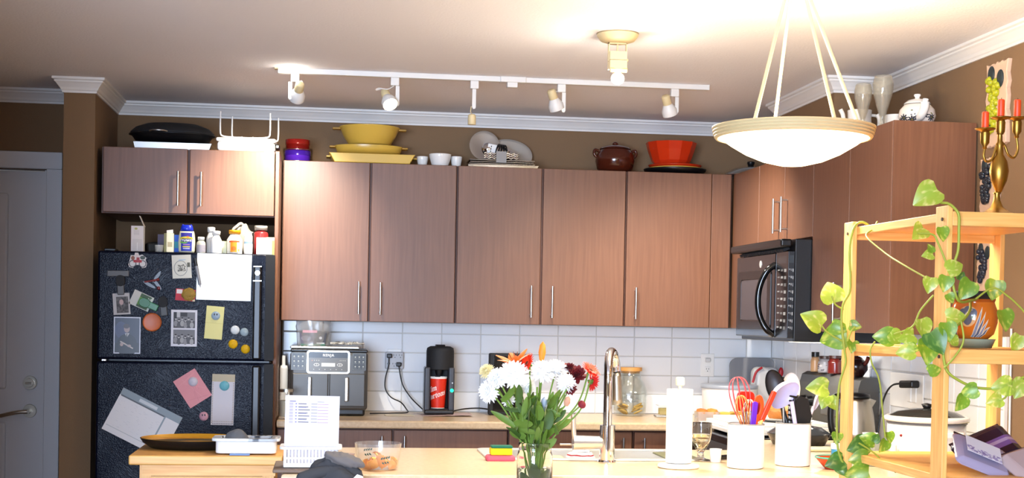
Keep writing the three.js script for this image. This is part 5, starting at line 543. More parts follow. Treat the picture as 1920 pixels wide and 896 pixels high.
{ // slow cooker, kettle, small things on the right counter
  const s = T('slow_cooker', 'round white slow cooker with a dark glass lid', 'slow cooker', [2.30, CT + 0.001, 2.56]);
  M(s, 'body', M_.ceramic, lathe([[0, 0.012], [0.1, 0.012], [0.118, 0.03], [0.13, 0.055], [0.133, 0.1], [0.133, 0.155], [0, 0.155]], [0, 0, 0], [0, 0, 0], 56)); M(s, 'base_band', mat('#c8a184', 0.4), lathe([[0.088, 0.014], [0.112, 0.02], [0.122, 0.034], [0.12, 0.036]], [0, 0, 0], [0, 0, 0], 56)); M(s, 'crock_rim', M_.ceramic, lathe([[0.128, 0.156], [0.142, 0.158], [0.146, 0.165], [0.144, 0.173], [0.134, 0.177], [0.126, 0.174], [0.124, 0.158]], [0, 0, 0], [0, 0, 0], 56)); M(s, 'seam', mat('#6b6b6e', 0.4), torus(0.134, 0.003, [0, 0.153, 0], [PI / 2, 0, 0], 56));
  const ld = M(s, 'lid', mat('#3a3c3a', 0.08, { transmission: 0.35, thickness: 0 }), lathe([[0.126, 0.177], [0.1, 0.19], [0.05, 0.2], [0, 0.203]], [0, 0, 0], [0, 0, 0], 48)); M(ld, 'knob', M_.black, lathe([[0, 0], [0.012, 0], [0.02, 0.014], [0, 0.018]], [0, 0.202, 0])); M(s, 'side_handle', M_.whitePl, rbox(0.08, 0.022, 0.02, 0.006, [0.035, 0.118, 0.132])); M(s, 'dial', M_.whitePl, cyl(0.018, 0.02, 0.014, [-0.115, 0.07, 0.075], [PI / 2, 0, -0.95])); M(s, 'pilot_lamp', mat('#8c1414', 0.3), sph(0.005, [-0.118, 0.112, 0.062]));
  for (let i = 0; i < 3; i++) M(s, 'foot', M_.whitePl, cyl(0.008, 0.008, 0.014, [0.08 * Math.cos(i * 2.09 + 1.2), 0.006, 0.08 * Math.sin(i * 2.09 + 1.2)]));
  const k = T('kettle', 'brushed steel electric kettle with a black lid', 'kettle', [2.365, CT + 0.001, 1.72]); M(k, 'body', M_.brushed, lathe([[0, 0.012], [0.082, 0.012], [0.08, 0.05], [0.072, 0.12], [0.06, 0.175], [0.052, 0.195], [0, 0.195]], [0, 0, 0], [0, 0, 0], 48)); M(k, 'lid', M_.black, lathe([[0.056, 0.193], [0.055, 0.204], [0.04, 0.21], [0, 0.212]])); M(k, 'base', M_.black, cyl(0.085, 0.088, 0.012, [0, 0.006, 0])); M(k, 'handle', M_.black, tube([[-0.04, 0.2, 0.0], [-0.1, 0.19, 0.02], [-0.118, 0.13, 0.03], [-0.105, 0.05, 0.03], [-0.08, 0.04, 0.02]], 0.013, 30, 10)); M(k, 'spout', M_.brushed, ext([[0, 0], [0.03, 0.05], [0, 0.06]], 0.03, [0.05, 0.13, -0.015]));
  const sk = T('frying_pan', 'dark frying pan with a wet blue-grey sheen on the right counter', 'pan', [2.12, CT + 0.001, 1.74]); M(sk, 'pan', mat('#3c4046', 0.15), lathe([[0, 0.004], [0.1, 0.004], [0.125, 0.045], [0.128, 0.045], [0.104, 0], [0, 0]])); M(sk, 'lid', mat('#4a4f56', 0.12), lathe([[0.126, 0.046], [0.09, 0.07], [0, 0.085]])); M(sk, 'knob', M_.black, lathe([[0, 0], [0.01, 0], [0.018, 0.016], [0, 0.02]], [0, 0.084, 0]));
  const cb2 = T('chopping_board', 'thin pale green-cream board under the frying pan edge', 'board', [2.12, CT + 0.001, 1.98], 0.05); M(cb2, 'board', mat('#d6cfa4', 0.5), rbox(0.22, 0.008, 0.14, 0.003, [0, 0.004, 0])); 
  const sd = T('trinket_dish', 'orange and teal glass dish with a blue jar in it', 'dish', [1.93, CT + 0.001, 2.66]); M(sd, 'dish', mat('#c8461a', 0.15), lathe([[0, 0], [0.03, 0], [0.06, 0.035], [0.062, 0.04], [0.055, 0.038], [0, 0.008]])); M(sd, 'rim', mat('#4fa58a', 0.2), torus(0.061, 0.003, [0, 0.039, 0], [PI / 2, 0, 0], 40));
  const bj = T('blue_jar', 'little blue jar with a white cap standing in the orange dish', 'jar', [1.945, CT + 0.0125, 2.65]); M(bj, 'body', mat('#3f9ac0', 0.3), cyl(0.02, 0.02, 0.055, [0, 0.028, 0])); M(bj, 'cap', M_.whitePl, cyl(0.022, 0.022, 0.018, [0, 0.064, 0]));
  const wj = T('supplement_bottle', 'clear bottle with a broad white cap behind the trailing leaves', 'bottle', [2.10, CT + 0.001, 2.55]); M(wj, 'body', mat('#c7c9b8', 0.2, { transmission: 0.5, thickness: 0 }), lathe([[0, 0], [0.032, 0], [0.033, 0.075], [0.024, 0.09], [0, 0.09]])); M(wj, 'cap', M_.whitePl, cyl(0.027, 0.027, 0.024, [0, 0.102, 0]));
  const wj2 = T('dropper_bottle', 'small white bottle with a narrow cap beside the slow cooker', 'bottle', [2.14, CT + 0.001, 2.66]); M(wj2, 'body', M_.whitePl, lathe([[0, 0], [0.018, 0], [0.018, 0.05], [0.008, 0.06], [0, 0.06]])); M(wj2, 'cap', M_.whitePl, cyl(0.011, 0.011, 0.022, [0, 0.071, 0]));
  carton('green_box', 'lime green box standing right of the slow cooker', 2.5, 2.5, 0.08, 0.10, 0.12, mat('#93a41c', 0.5), 0, CT + 0.001, mat('#93a41c', 0.5));
}
{ // left end of the peninsula
  one('wooden_board', 'brown wooden board under the plastic basket', 'board', mat('#75604f', 0.6), [rbox(0.25, 0.012, 0.26, 0.004, [0.19, CT + 0.0075, 2.75])]);
  const Y = CT + 0.0145, b = T('plastic_basket', 'white slotted plastic basket holding the printed sheet', 'basket', [0.18, Y, 2.79]); M(b, 'rim', M_.whitePl, tr(ext(rrect(0.19, 0.13, 0.02), 0.006, [0, 0, 0], [0, 0, 0], 0.001, rrect(0.168, 0.11, 0.016)), [0, 0.058, 0], [-PI / 2, 0, 0])); M(b, 'floor', M_.whitePl, rbox(0.16, 0.003, 0.1, 0.001, [0, 0.0025, 0]));
  for (let i = 0; i < 16; i++) for (const s of [-1, 1]) M(b, 'slat', M_.whitePl, box(0.006, 0.057, 0.003, [-0.078 + i * 0.0104, 0.031, s * 0.052])); for (let i = 0; i < 8; i++) for (const s of [-1, 1]) M(b, 'slat', M_.whitePl, box(0.003, 0.057, 0.007, [s * 0.082, 0.031, -0.044 + i * 0.0126])); M(b, 'band', M_.whitePl, box(0.166, 0.006, 0.003, [0, 0.03, 0.054]), box(0.166, 0.012, 0.003, [0, 0.008, 0.053]), box(0.166, 0.006, 0.003, [0, 0.03, -0.054]));
  const sh = one('printed_sheet', 'white sheet printed with a small schedule propped in the basket', 'paper', print(400, 500, (x, w, h) => { fill(x, '#e2e0ec', 0, 0, w, h); fill(x, '#4a4080', 32, 40, 46, 5); for (let r = 0; r < 7; r++) { const y = 52 + r * 22; fill(x, '#b9b2dc', 30, y, 28, 18); fill(x, '#8a84b4', 74, y + 4, 12, 9); fill(x, '#35324c', 96, y + 6, 60 + (r * 13) % 30, 5); fill(x, '#6e6a88', 190, y + 6, 46, 4); fill(x, '#a884aa', 238, y + 8, 80, 4); if (r % 2) fill(x, '#77748c', 96, y + 13, 60, 3); } fill(x, '#cfb3cc', 236, 206, 60, 3); fill(x, '#57546c', 236, 44, 50, 3); }, 0.8, { side: THREE.DoubleSide }), [box(0.168, 0.215, 0.0012, [0, 0.1075, 0])]); sh.position.set(0.18, Y + 0.006, 2.83); sh.rotation.x = -0.02; sh.rotation.z = -0.012; sh.position.z = 2.80;
  const bl = T('leaf_bowl', 'clear plastic bowl with a leaf print holding orange peels', 'bowl', [0.391, CT + 0.001, 2.74]); M(bl, 'bowl', mat('#fbfbfa', 0.08, { transmission: 0.94, thickness: 0, side: THREE.DoubleSide }), lathe([[0, 0.002], [0.058, 0.002], [0.062, 0.006], [0.068, 0.045], [0.073, 0.083], [0.075, 0.084], [0.07, 0.044], [0.064, 0.004], [0, 0]], [0, 0, 0], [0, 0, 0], 48));
  const lf = mat('#3e5a52', 0.5, { side: THREE.DoubleSide }); for (const [a, y] of [[-0.55, 0.06], [0.25, 0.034]]) for (let i = -3; i <= 3; i++) { const k = M(bl, 'printed_leaf', lf, ext([[0, 0], [0.004, 0.003], [0.011, 0.001], [0.0045, -0.003]], 0.0004)); const t = a + i * 0.055; k.position.set(0.0715 * Math.sin(t), y + (i % 2 ? 0.004 : -0.004) + i * 0.0006, 0.0715 * Math.cos(t)); k.rotation.set(0, t, i % 2 ? 0.8 : -0.8); }
  for (let i = 0; i < 16; i++) { const k = one('orange_peel', 'curled piece of orange peel in the leaf-print bowl', 'peel', mat(['#f2a000', '#ffc61a', '#ea8a00'][i % 3], 0.6, { side: THREE.DoubleSide }), [new THREE.SphereGeometry(0.022, 10, 6, 0, 2.2, 0.6, 1.4)], 'orange peels in the bowl'); const a = i * 2.4, q = 0.012 + 0.024 * Math.sqrt(i / 16); k.position.set(0.391 + q * Math.cos(a) * 1.3, CT + 0.013 + (i % 4) * 0.006, 2.74 + q * Math.sin(a) * 1.3); k.rotation.set(rnd(-1, 1), rnd(6), rnd(-1, 1)); }
  const sc = T('dessert_cup', 'small clear pinkish plastic cup between the basket and the leaf bowl', 'cup', [0.288, CT + 0.001, 2.78]); M(sc, 'cup', mat('#f2e2de', 0.2, { transmission: 0.6, thickness: 0, side: THREE.DoubleSide }), lathe([[0, 0], [0.021, 0], [0.027, 0.05], [0.0295, 0.052], [0.026, 0.05], [0.019, 0.003], [0, 0.003]]));
  // white table pushed against the peninsula
  const tb = T('dining_table', 'pale table pushed against the front of the peninsula', 'table', [0.95, 0, 3.13]); M(tb, 'table_top', mat('#d9d7e2', 0.3), rbox(1.35, 0.03, 0.44, 0.01, [0, 0.855, 0], [0, 0, 0], 3)); for (const [x, z] of [[-0.6, -0.17], [0.6, -0.17], [-0.6, 0.17], [0.6, 0.17]]) M(tb, 'leg', M_.whitePl, box(0.05, 0.84, 0.05, [x, 0.42, z]));
  const ct = T('knit_mitten', 'dark grey knitted mitten heap at the table corner', 'mitten', [0.335, 0.871, 3.0]); { const g = new THREE.SphereGeometry(0.07, 64, 40), p = g.attributes.position; for (let i = 0; i < p.count; i++) { const x = p.getX(i), y = p.getY(i), z = p.getZ(i), k = 1 + 0.2 * nz(x * 18 + 3, y * 18, z * 18) + 0.07 * nz(x * 60, y * 60, z * 60) + 0.02 * nz(x * 240, y * 240, z * 240); p.setXYZ(i, x * k * 1.15 - 0.02, (y + 0.055) * k * 0.86, z * k * 0.8); } g.computeVertexNormals(); M(ct, 'wool', mat('#4b4b4e', 0.95, { bumpMap: bumpTex(30, 256, 8), bumpScale: 0.002 }), g.translate(-0.06, 0.0, 0)); { const g = new THREE.SphereGeometry(0.05, 40, 28), p = g.attributes.position; for (let i = 0; i < p.count; i++) { const x = p.getX(i), y = p.getY(i), z = p.getZ(i), k = 1 + 0.25 * nz(x * 26, y * 26, z * 26 + 5) + 0.05 * Math.sin(x * 420); p.setXYZ(i, x * k * 1.2, y * k * 0.42, z * k * 0.7); } g.computeVertexNormals(); M(ct, 'cuff', mat('#6d6866', 0.95), tr(g, [-0.055, 0.1, 0.01], [0, 0, -0.25])); } M(ct, 'thumb', mat('#3f4043', 0.95), tube([[-0.1, 0.07, 0.03], [-0.14, 0.062, 0.04], [-0.175, 0.05, 0.045]], 0.018, 16, 12), sph(0.018, [-0.177, 0.049, 0.045])); }
  const tg = T('white_tag', 'white rounded paper tag leaning on the grey mitten', 'tag', [0.315, 0.872, 3.075]); M(tg, 'tag', M_.paper, ext([[-0.02, 0], [0.024, 0], [0.026, 0.03], [0.014, 0.058], [-0.002, 0.062], [-0.016, 0.045], [-0.026, 0.02]], 0.003, [0, 0, 0], [-0.25, 0, -0.1], 0.001));
  const yp = T('yellow_plate', 'yellow dish on the table in front of the left crock', 'plate', [1.48, 0.8705, 3.03]); M(yp, 'plate', mat('#e8d86a', 0.3), lathe([[0, 0], [0.04, 0], [0.055, 0.012], [0.057, 0.014], [0.04, 0.005], [0, 0.004]]));
}
{ // cart
  const c = T('kitchen_cart', 'small wooden cart in front of the fridge', 'cart', [-0.19, 0, 1.99]), pw = mat('#ffffff', 0.45, { map: pineTex, grain: 'x' });
  M(c, 'top', pw, rbox(0.53, 0.034, 0.44, 0.006, [0, 0.884, 0])); for (const z of [0.19, -0.19]) M(c, 'apron', pw, box(0.46, 0.04, 0.02, [0.01, 0.848, z])); M(c, 'front_rail', mat('#ffffff', 0.5, { map: pineTex, grain: 'x' }), box(0.4, 0.05, 0.018, [0.01, 0.80, 0.178]));
  for (const [x, z] of [[-0.21, 0.17], [0.215, 0.17], [-0.21, -0.17], [0.215, -0.17]]) M(c, 'leg', pine('y'), box(0.04, 0.868, 0.04, [x, 0.434, z])); M(c, 'shelf', pw, box(0.46, 0.02, 0.36, [0, 0.3, 0]));
  const t = T('gold_tray', 'wide oval pan with a gold inside and black outside', 'pan', [-0.255, 0.9015, 1.90]); M(t, 'pan', M_.black, lathe([[0, 0], [0.8, 0], [0.95, 0.02], [1.0, 0.036], [0.985, 0.036], [0.9, 0.02], [0, 0.016]], [0, 0, 0], [0, 0, 0], 56).scale(0.2, 1, 0.17)); M(t, 'gold_lining', mat('#cf9420', 0.3, { metalness: 0.25 }), lathe([[0.985, 0.037], [0.93, 0.028], [0.86, 0.0185], [0, 0.0175]], [0, 0, 0], [0, 0, 0], 56).scale(0.2, 1, 0.17));
  const d = T('speckled_dish', 'white baking dish with a black speckled rim', 'dish', [-0.055, 0.9015, 2.11]); M(d, 'dish', M_.ceramic, tr(ext(rrect(0.205, 0.12, 0.02), 0.036, [0, 0, 0], [0, 0, 0], 0.004, rrect(0.17, 0.09, 0.016)), [0, 0.008, 0], [-PI / 2, 0, 0]), rbox(0.19, 0.006, 0.11, 0.002, [0, 0.008, 0])); M(d, 'rim', print(256, 128, (x, w, h) => { fill(x, '#a8adb4', 0, 0, w, h); for (let i = 0; i < 900; i++) disc(x, i % 2 ? '#23262c' : '#e4e7ea', rnd(w), rnd(h), rnd(1, 3)); }, 0.2), tr(ext(rrect(0.235, 0.15, 0.024), 0.006, [0, 0, 0], [0, 0, 0], 0.002, rrect(0.18, 0.098, 0.018)), [0, 0.05, 0], [-PI / 2, 0, 0]));
  const gc = T('grey_pouch', 'rounded grey felt pouch lying in the speckled dish', 'pouch', [-0.09, 0.914, 2.11]); { const g = new THREE.SphereGeometry(0.042, 32, 24), p = g.attributes.position; for (let i = 0; i < p.count; i++) { const k = 1 + 0.12 * nz(p.getX(i) * 26, p.getY(i) * 26, p.getZ(i) * 26); p.setXYZ(i, p.getX(i) * k, Math.max(-0.03, p.getY(i) * k), p.getZ(i) * k * 0.8); } g.computeVertexNormals(); M(gc, 'felt', mat('#5c5d60', 0.95), g.translate(0, 0.032, 0)); }
  one('blue_token', 'tiny blue and pink toy in the speckled dish', 'toy', mat('#3a62b8', 0.4), [rbox(0.03, 0.026, 0.02, 0.006, [-0.045, 0.928, 2.13])]); one('pink_token', 'tiny pink toy beside the blue one', 'toy', mat('#c98aa8', 0.4), [rbox(0.022, 0.022, 0.02, 0.006, [-0.018, 0.926, 2.13])]);
  one('folded_receipt', 'crumpled white receipt in the speckled dish', 'paper', M_.paper, [rbox(0.05, 0.034, 0.012, 0.004, [0.018, 0.932, 2.12], [0.2, 0.2, -0.3])]);
  one('blue_coaster', 'flat blue and black coaster under the speckled dish', 'coaster', mat('#6f8fc4', 0.5), [rbox(0.07, 0.005, 0.03, 0.002, [-0.075, 0.9042, 2.188])]);
}

// ------------------------------------------------------------------ flowers in the jar
const VX = 0.846, VZ = 3.08, VY = 0.8705;
{
  const v = T('flower_jar', 'clear glass jar of water holding the bouquet', 'vase', [VX, VY, VZ]);
  M(v, 'glass', M_.glass, lathe([[0, 0.004], [0.05, 0.003], [0.054, 0.01], [0.054, 0.12], [0.05, 0.136], [0.048, 0.142], [0.05, 0.146], [0.0485, 0.15], [0.05, 0.154], [0.0485, 0.158], [0.05, 0.163], [0.047, 0.164], [0.0455, 0.142], [0.0505, 0.12], [0.0505, 0.012], [0, 0.008]], [0, 0, 0], [0, 0, 0], 56));
  M(v, 'water', mat('#eef4e6', 0.02, { transmission: 1, thickness: 0.05, ior: 1.33, attenuationColor: C('#c7d3a0'), attenuationDistance: 0.25 }), lathe([[0, 0.0085], [0.05, 0.0125], [0.05, 0.085], [0, 0.085]], [0, 0, 0], [0, 0, 0], 40));
}
function petal(len, wid, cup = 0.3, n = 5) { // tongue-shaped petal along +y with a lengthwise curl
  const pos = [], idx = []; for (let i = 0; i <= n; i++) { const t = i / n, w = wid * Math.pow(Math.sin(PI * Math.min(0.97, 0.12 + t * 0.85)), 0.7) / 2; for (const s of [-1, 0, 1]) pos.push(s * w, t * len, cup * len * t * t + Math.abs(s) * w * 0.35); }
  for (let i = 0; i < n; i++) for (let k = 0; k < 2; k++) { const a = i * 3 + k; idx.push(a, a + 1, a + 4, a, a + 4, a + 3); }
  const g = new THREE.BufferGeometry(); g.setAttribute('position', new THREE.Float32BufferAttribute(pos, 3)); g.setAttribute('uv', new THREE.Float32BufferAttribute(new Float32Array(pos.length / 3 * 2), 2)); g.setIndex(idx); g.computeVertexNormals(); return g.toNonIndexed();
}
const soft = (c, r = 0.7, tr_ = 0.25) => mat(c, r, { transmission: tr_, thickness: 0, side: THREE.DoubleSide });
const PET = { white: soft('#fbfaf7', 0.75, 0.15), cream: soft('#f0e4b0'), orange: soft('#f07a14'), bud: soft('#f59a2c', 0.6, 0.2), redOrange: soft('#ee3a0c', 0.6, 0.1), red: soft('#d8201a', 0.6, 0.1), dark: soft('#6e0c14', 0.7, 0.08) };
const leafA = soft('#68882a', 0.6, 0.3), leafB = soft('#43621f', 0.6, 0.25);
// head centre in world metres; face = direction the bloom faces
function flower(name, label, head, face, R, build, bendX = 0, group) {
  const t = T(name, label, 'flower', [VX, VY, VZ], 0, group), H = V(head[0] - VX, head[1] - VY, head[2] - VZ), foot = [rnd(-0.02, 0.02), 0.014, rnd(-0.02, 0.02)], neck = [H.x * 0.22 + rnd(-0.012, 0.012), 0.165, H.z * 0.22 + rnd(-0.012, 0.012)];
  M(t, 'stem', M_.stem, tube([foot, neck, [H.x * 0.6 + bendX, 0.165 + (H.y - 0.165) * 0.55, H.z * 0.6], [H.x - face[0] * R * 0.3, H.y - face[1] * R * 0.3, H.z - face[2] * R * 0.3]], 0.0026, 28, 6));
  const q = new THREE.Quaternion().setFromUnitVectors(V(0, 1, 0), V(...face).normalize());
  const put = (g) => { g.applyQuaternion(q); g.translate(H.x, H.y, H.z); return g; };
  build(t, R, put); return t;
}
const mum = (m) => (t, R, put) => { const gs = []; for (let ring = 0; ring < 6; ring++) { const el = 0.12 + ring * 0.26, n = [22, 20, 17, 13, 9, 5][ring], L = R * (1.02 - ring * 0.09); for (let i = 0; i < n; i++) { const g = petal(L, R * 0.24, 0.16); g.rotateX(PI / 2 - el + rnd(-0.12, 0.12)); g.rotateY(i / n * 2 * PI + ring * 0.4 + rnd(-0.08, 0.08)); g.translate(0, R * 0.05 * ring - R * 0.1, 0); gs.push(g); } } M(t, 'petals', m, put(fuse(gs))); M(t, 'centre', m, put(sph(R * 0.36, [0, R * 0.1, 0], [1, 0.8, 1]))); M(t, 'calyx', leafB, put(sph(R * 0.22, [0, -R * 0.16, 0], [1, 0.6, 1]))); };
const gerbera = (m) => (t, R, put) => { const gs = []; for (let ring = 0; ring < 2; ring++) for (let i = 0; i < 22; i++) { const g = petal(R * (1 - ring * 0.16), R * 0.2, 0.1); g.rotateX(PI / 2 - 0.18 - ring * 0.25 + rnd(-0.1, 0.1)); g.rotateY(i / 22 * 2 * PI + ring * 0.14); gs.push(g); } M(t, 'petals', m, put(fuse(gs))); M(t, 'centre', mat('#5a2a10', 0.9), put(sph(R * 0.22, [0, R * 0.04, 0], [1, 0.45, 1]))); M(t, 'calyx', leafA, put(lathe([[0.003, -R * 0.5], [R * 0.12, -R * 0.25], [R * 0.3, -0.002], [0, 0]], [0, 0, 0], [0, 0, 0], 16))); };
const lily = (t, R, put) => { for (let i = 0; i < 6; i++) { const g = petal(R * 1.2, R * 0.55, 0.5, 7); g.rotateX(0.5 + (i % 2) * 0.12); g.rotateY(i / 6 * 2 * PI); M(t, 'petal', PET.orange, put(g)); } M(t, 'stamens', mat('#7a3a10', 0.8), put(fuse([0, 1, 2, 3, 4].map((i) => rod([0, 0, 0], [Math.cos(i * 1.26) * R * 0.3, R * 0.8, Math.sin(i * 1.26) * R * 0.3], 0.001))))); };
const budShape = (m, k = 0.3) => (t, R, put) => M(t, 'bud', m, put(lathe([[0, -R * 0.6], [R * k * 0.6, -R * 0.5], [R * k, 0], [R * k * 0.75, R * 0.5], [0, R * 0.75]], [0, 0, 0], [0, 0, 0], 6)));
const carn = (m) => (t, R, put) => { const gs = []; for (let ring = 0; ring < 5; ring++) for (let i = 0; i < 11; i++) { const g = petal(R * (1 - ring * 0.1), R * 0.5, -0.2 + rnd(0.35)); g.rotateX(PI / 2 - 0.15 - ring * 0.3 + rnd(-0.15, 0.15)); g.rotateY(i / 11 * 2 * PI + ring); gs.push(g); } M(t, 'petals', m, put(fuse(gs))); M(t, 'calyx', leafB, put(cyl(R * 0.2, R * 0.12, R * 0.5, [0, -R * 0.25, 0]))); };
flower('white_chrysanthemum', 'biggest white bloom, upper left of the bouquet', [0.775, 1.238, VZ + 0.02], [-0.15, 0.65, 0.75], 0.05, mum(PET.white));
flower('white_chrysanthemum', 'white bloom hanging lowest on the left of the bouquet', [0.702, 1.186, VZ + 0.01], [-0.7, 0.1, 0.7], 0.037, mum(PET.white));
flower('white_chrysanthemum', 'white bloom between the low left one and the biggest one', [0.728, 1.225, VZ], [-0.5, 0.5, 0.7], 0.036, mum(PET.white));
flower('white_chrysanthemum', 'white bloom directly under the orange lily bud', [0.866, 1.246, VZ - 0.01], [0.0, 0.8, 0.6], 0.044, mum(PET.white));
flower('white_chrysanthemum', 'white bloom right of centre behind green stems', [0.91, 1.25, VZ - 0.02], [0.3, 0.8, 0.3], 0.044, mum(PET.white));
flower('white_chrysanthemum', 'white bloom beside the dark red carnation', [0.937, 1.212, VZ + 0.01], [0.4, 0.2, 0.85], 0.034, mum(PET.white));
flower('white_chrysanthemum', 'small drooping white bloom below the biggest one', [0.815, 1.205, VZ + 0.03], [0.3, -0.3, 0.9], 0.027, mum(PET.white));
flower('white_chrysanthemum', 'small pale bloom low among the left leaves', [0.765, 1.158, VZ - 0.02], [-0.3, 0.5, 0.6], 0.022, mum(PET.white));
flower('cream_freesia', 'small cream yellow bloom at the far left of the bouquet', [0.698, 1.245, VZ - 0.02], [-0.5, 0.6, 0.6], 0.026, mum(PET.cream));
flower('orange_lily', 'open orange lily behind the biggest white bloom', [0.785, 1.262, VZ - 0.03], [-0.2, 0.9, 0.1], 0.05, lily);
flower('lily_bud', 'closed orange lily bud standing highest in the bouquet', [0.865, 1.302, VZ - 0.02], [0.05, 1, 0], 0.046, budShape(PET.bud, 0.26));
flower('red_gerbera', 'red-orange gerbera seen edge-on beside the lily', [0.818, 1.27, VZ], [-0.75, 0.4, 0.3], 0.034, gerbera(PET.redOrange));
flower('red_gerbera', 'bright orange-red gerbera at the upper right of the bouquet', [1.008, 1.252, VZ + 0.01], [0.5, 0.75, 0.5], 0.034, gerbera(PET.redOrange), 0.03);
flower('red_gerbera', 'red gerbera facing away at the right edge of the bouquet', [1.012, 1.218, VZ + 0.02], [0.75, -0.2, -0.3], 0.031, gerbera(PET.red), 0.035);
flower('dark_carnation', 'dark crimson carnation behind the orange-red gerbera', [0.972, 1.236, VZ - 0.02], [0.0, 0.6, 0.6], 0.034, carn(PET.dark));
flower('dark_carnation', 'dark crimson carnation at the top behind the white bloom', [0.95, 1.256, VZ - 0.03], [0.0, 0.9, 0.2], 0.024, carn(PET.dark));
flower('dark_carnation', 'dark crimson bloom drooping low under the right white one', [0.948, 1.196, VZ + 0.01], [0.1, -0.5, 0.7], 0.021, carn(PET.dark));
flower('button_bloom', 'small round wine-red bud standing out low on the right', [0.982, 1.15, VZ + 0.02], [0.6, 0.6, 0.4], 0.013, (t, R, put) => M(t, 'bud', mat('#7a0f22', 0.7), put(sph(R, [0, 0, 0], [1, 0.85, 1]))));
flower('peach_bud', 'pale peach bud among the right stems', [0.935, 1.158, VZ + 0.03], [0.2, 0.9, 0.3], 0.024, budShape(soft('#e0ab8c'), 0.45));
flower('grey_bud', 'closed blue-grey bud in the middle of the bouquet', [0.864, 1.148, VZ + 0.04], [0.05, 1, 0.05], 0.034, budShape(soft('#9aa6b4', 0.6, 0.1), 0.34));
for (let k = 0; k < 3; k++) { // leafy sprigs filling the bouquet
  const t = T('leafy_sprig', ['leafy green sprig spreading to the left of the jar', 'leafy green sprig rising through the middle of the bouquet', 'leafy green sprig spreading to the right of the jar'][k], 'foliage', [VX, VY, VZ], 0, 'greenery in the jar');
  const dir = [-0.5, 0, 0.36][k]; M(t, 'stem', M_.stem, tube([[0, 0.016, 0.01 * (k - 1)], [dir * 0.06, 0.17, 0.01], [dir * 0.16, 0.27, 0.02], [dir * 0.26, 0.33, 0.02]], 0.003, 24, 6));
  for (let i = 0; i < [30, 30, 18][k]; i++) { const u = rnd(0.15, [1, 1, 0.8][k]), y = 0.12 + u * 0.17, a = rnd(2 * PI), w = 0.02 + u * 0.035, l = M(t, 'leaf', i % 3 ? leafA : leafB, petal(rnd(0.05, 0.085), rnd(0.018, 0.032), rnd(-0.35, 0.1), 6)); l.position.set(dir * 0.16 * u + Math.cos(a) * w * 0.6, y, 0.02 + Math.sin(a) * w * 0.8); l.rotation.set(rnd(-0.7, 0.7), rnd(6.28), -Math.cos(a) * rnd(0.5, 1.3) - dir * 0.9); }
}
{ const t = T('loose_leaf', 'broad dark leaf drowned inside the glass jar', 'foliage', [VX, VY, VZ]); for (const [x, y, r, s] of [[-0.012, 0.02, 0.5, 0.06], [0.016, 0.03, -0.4, 0.055], [0.0, 0.045, 0.1, 0.06]]) { const l = M(t, 'leaf', leafB, petal(s, 0.03, 0.05, 6)); l.position.set(x, y, 0.012); l.rotation.z = r; } }

// ------------------------------------------------------------------ plant shelf
const SX = 1.677, SX1 = 2.114, SZ0 = 3.389, SZ1 = 4.07, PT = 0.014, PW = 0.066;
{
  const s = T('plant_shelf', 'open pine shelf unit draped with trailing vines', 'shelf');
  const py = pine('y'), px = pine('x'), pz = pine('z');
  for (const x of [SX, SX1]) for (const [z0, z1] of [[SZ1 - PW, SZ1], [SZ0, SZ0 + PW]]) M(s, 'post', py, span(x, x + PT, 0, 1.692, z0, z1, 0.002));
  for (const y of [1.678, 1.35, 1.045, 0.6, 0.2]) {
    const sh = M(s, 'shelf_board', px, span(SX + PT + 0.0185, SX1 - 0.001, y - 0.012, y - 0.001, SZ0 + 0.033, SZ1 - 0.021));
    M(sh, 'rail', px, span(SX + PT, SX1, y - 0.034, y, SZ1 - 0.02, SZ1 - 0.002, 0.002)); M(sh, 'rail', px, span(SX + PT, SX1, y - 0.034, y, SZ0 + 0.012, SZ0 + 0.032, 0.002)); M(sh, 'side_rail', pz, span(SX + PT, SX + PT + 0.018, y - 0.022, y, SZ0 + 0.0325, SZ1 - 0.0205, 0.002));
    if (y > 1) for (const [z, o] of [[SZ1 - 0.026, 0], [SZ0 + 0.03, 0]]) M(sh, 'screw', mat('#3a2418', 0.6), cyl(0.0042, 0.0042, 0.004, [SX - 0.001, y - 0.018, z], [0, 0, PI / 2], 12));
  }
}
function leafGeo() { // heart-shaped pothos leaf, unit length along -y tip, base at +y
  const n = 9, pos = [], uv = [], idx = [];
  for (let i = 0; i <= n; i++) { const t = i / n, w = 0.46 * Math.pow(Math.sin(PI * Math.pow(Math.min(0.985, t * 0.93 + 0.06), 0.62)), 0.8) * (1 - 0.12 * t); for (let k = -2; k <= 2; k++) { const s = k / 2, lobe = t < 0.12 ? 0.06 * Math.abs(s) : 0; pos.push(s * w, 0.5 - t + lobe, 0.16 * Math.abs(s) * w * 2 - 0.28 * (t - 0.4) * (t - 0.4)); uv.push(0.5 + s * w, t); } }
  for (let i = 0; i < n; i++) for (let k = 0; k < 4; k++) { const a = i * 5 + k; idx.push(a, a + 5, a + 6, a, a + 6, a + 1); }
  const g = new THREE.BufferGeometry(); g.setAttribute('position', new THREE.Float32BufferAttribute(pos, 3)); g.setAttribute('uv', new THREE.Float32BufferAttribute(uv, 2)); g.setIndex(idx); g.computeVertexNormals(); return g;
}
const potLeaf = (a, b, k) => { const t = dataTex(128, (u, v) => { const n1 = wrapNoise(u, v, 1.1, 0.7, 3 + k), n2 = wrapNoise(u, v, 4, 1.6, 9 + k), vein = Math.abs(u - 0.5) < 0.012 ? 0.5 : 0; return mix3(a, b, Math.max(0, Math.min(1, (n1 + 0.18 * n2 - 0.05) * 1.6 + vein))); }); return mat('#ffffff', 0.38, { map: t, transmission: 0.45, thickness: 0, side: THREE.DoubleSide }); };
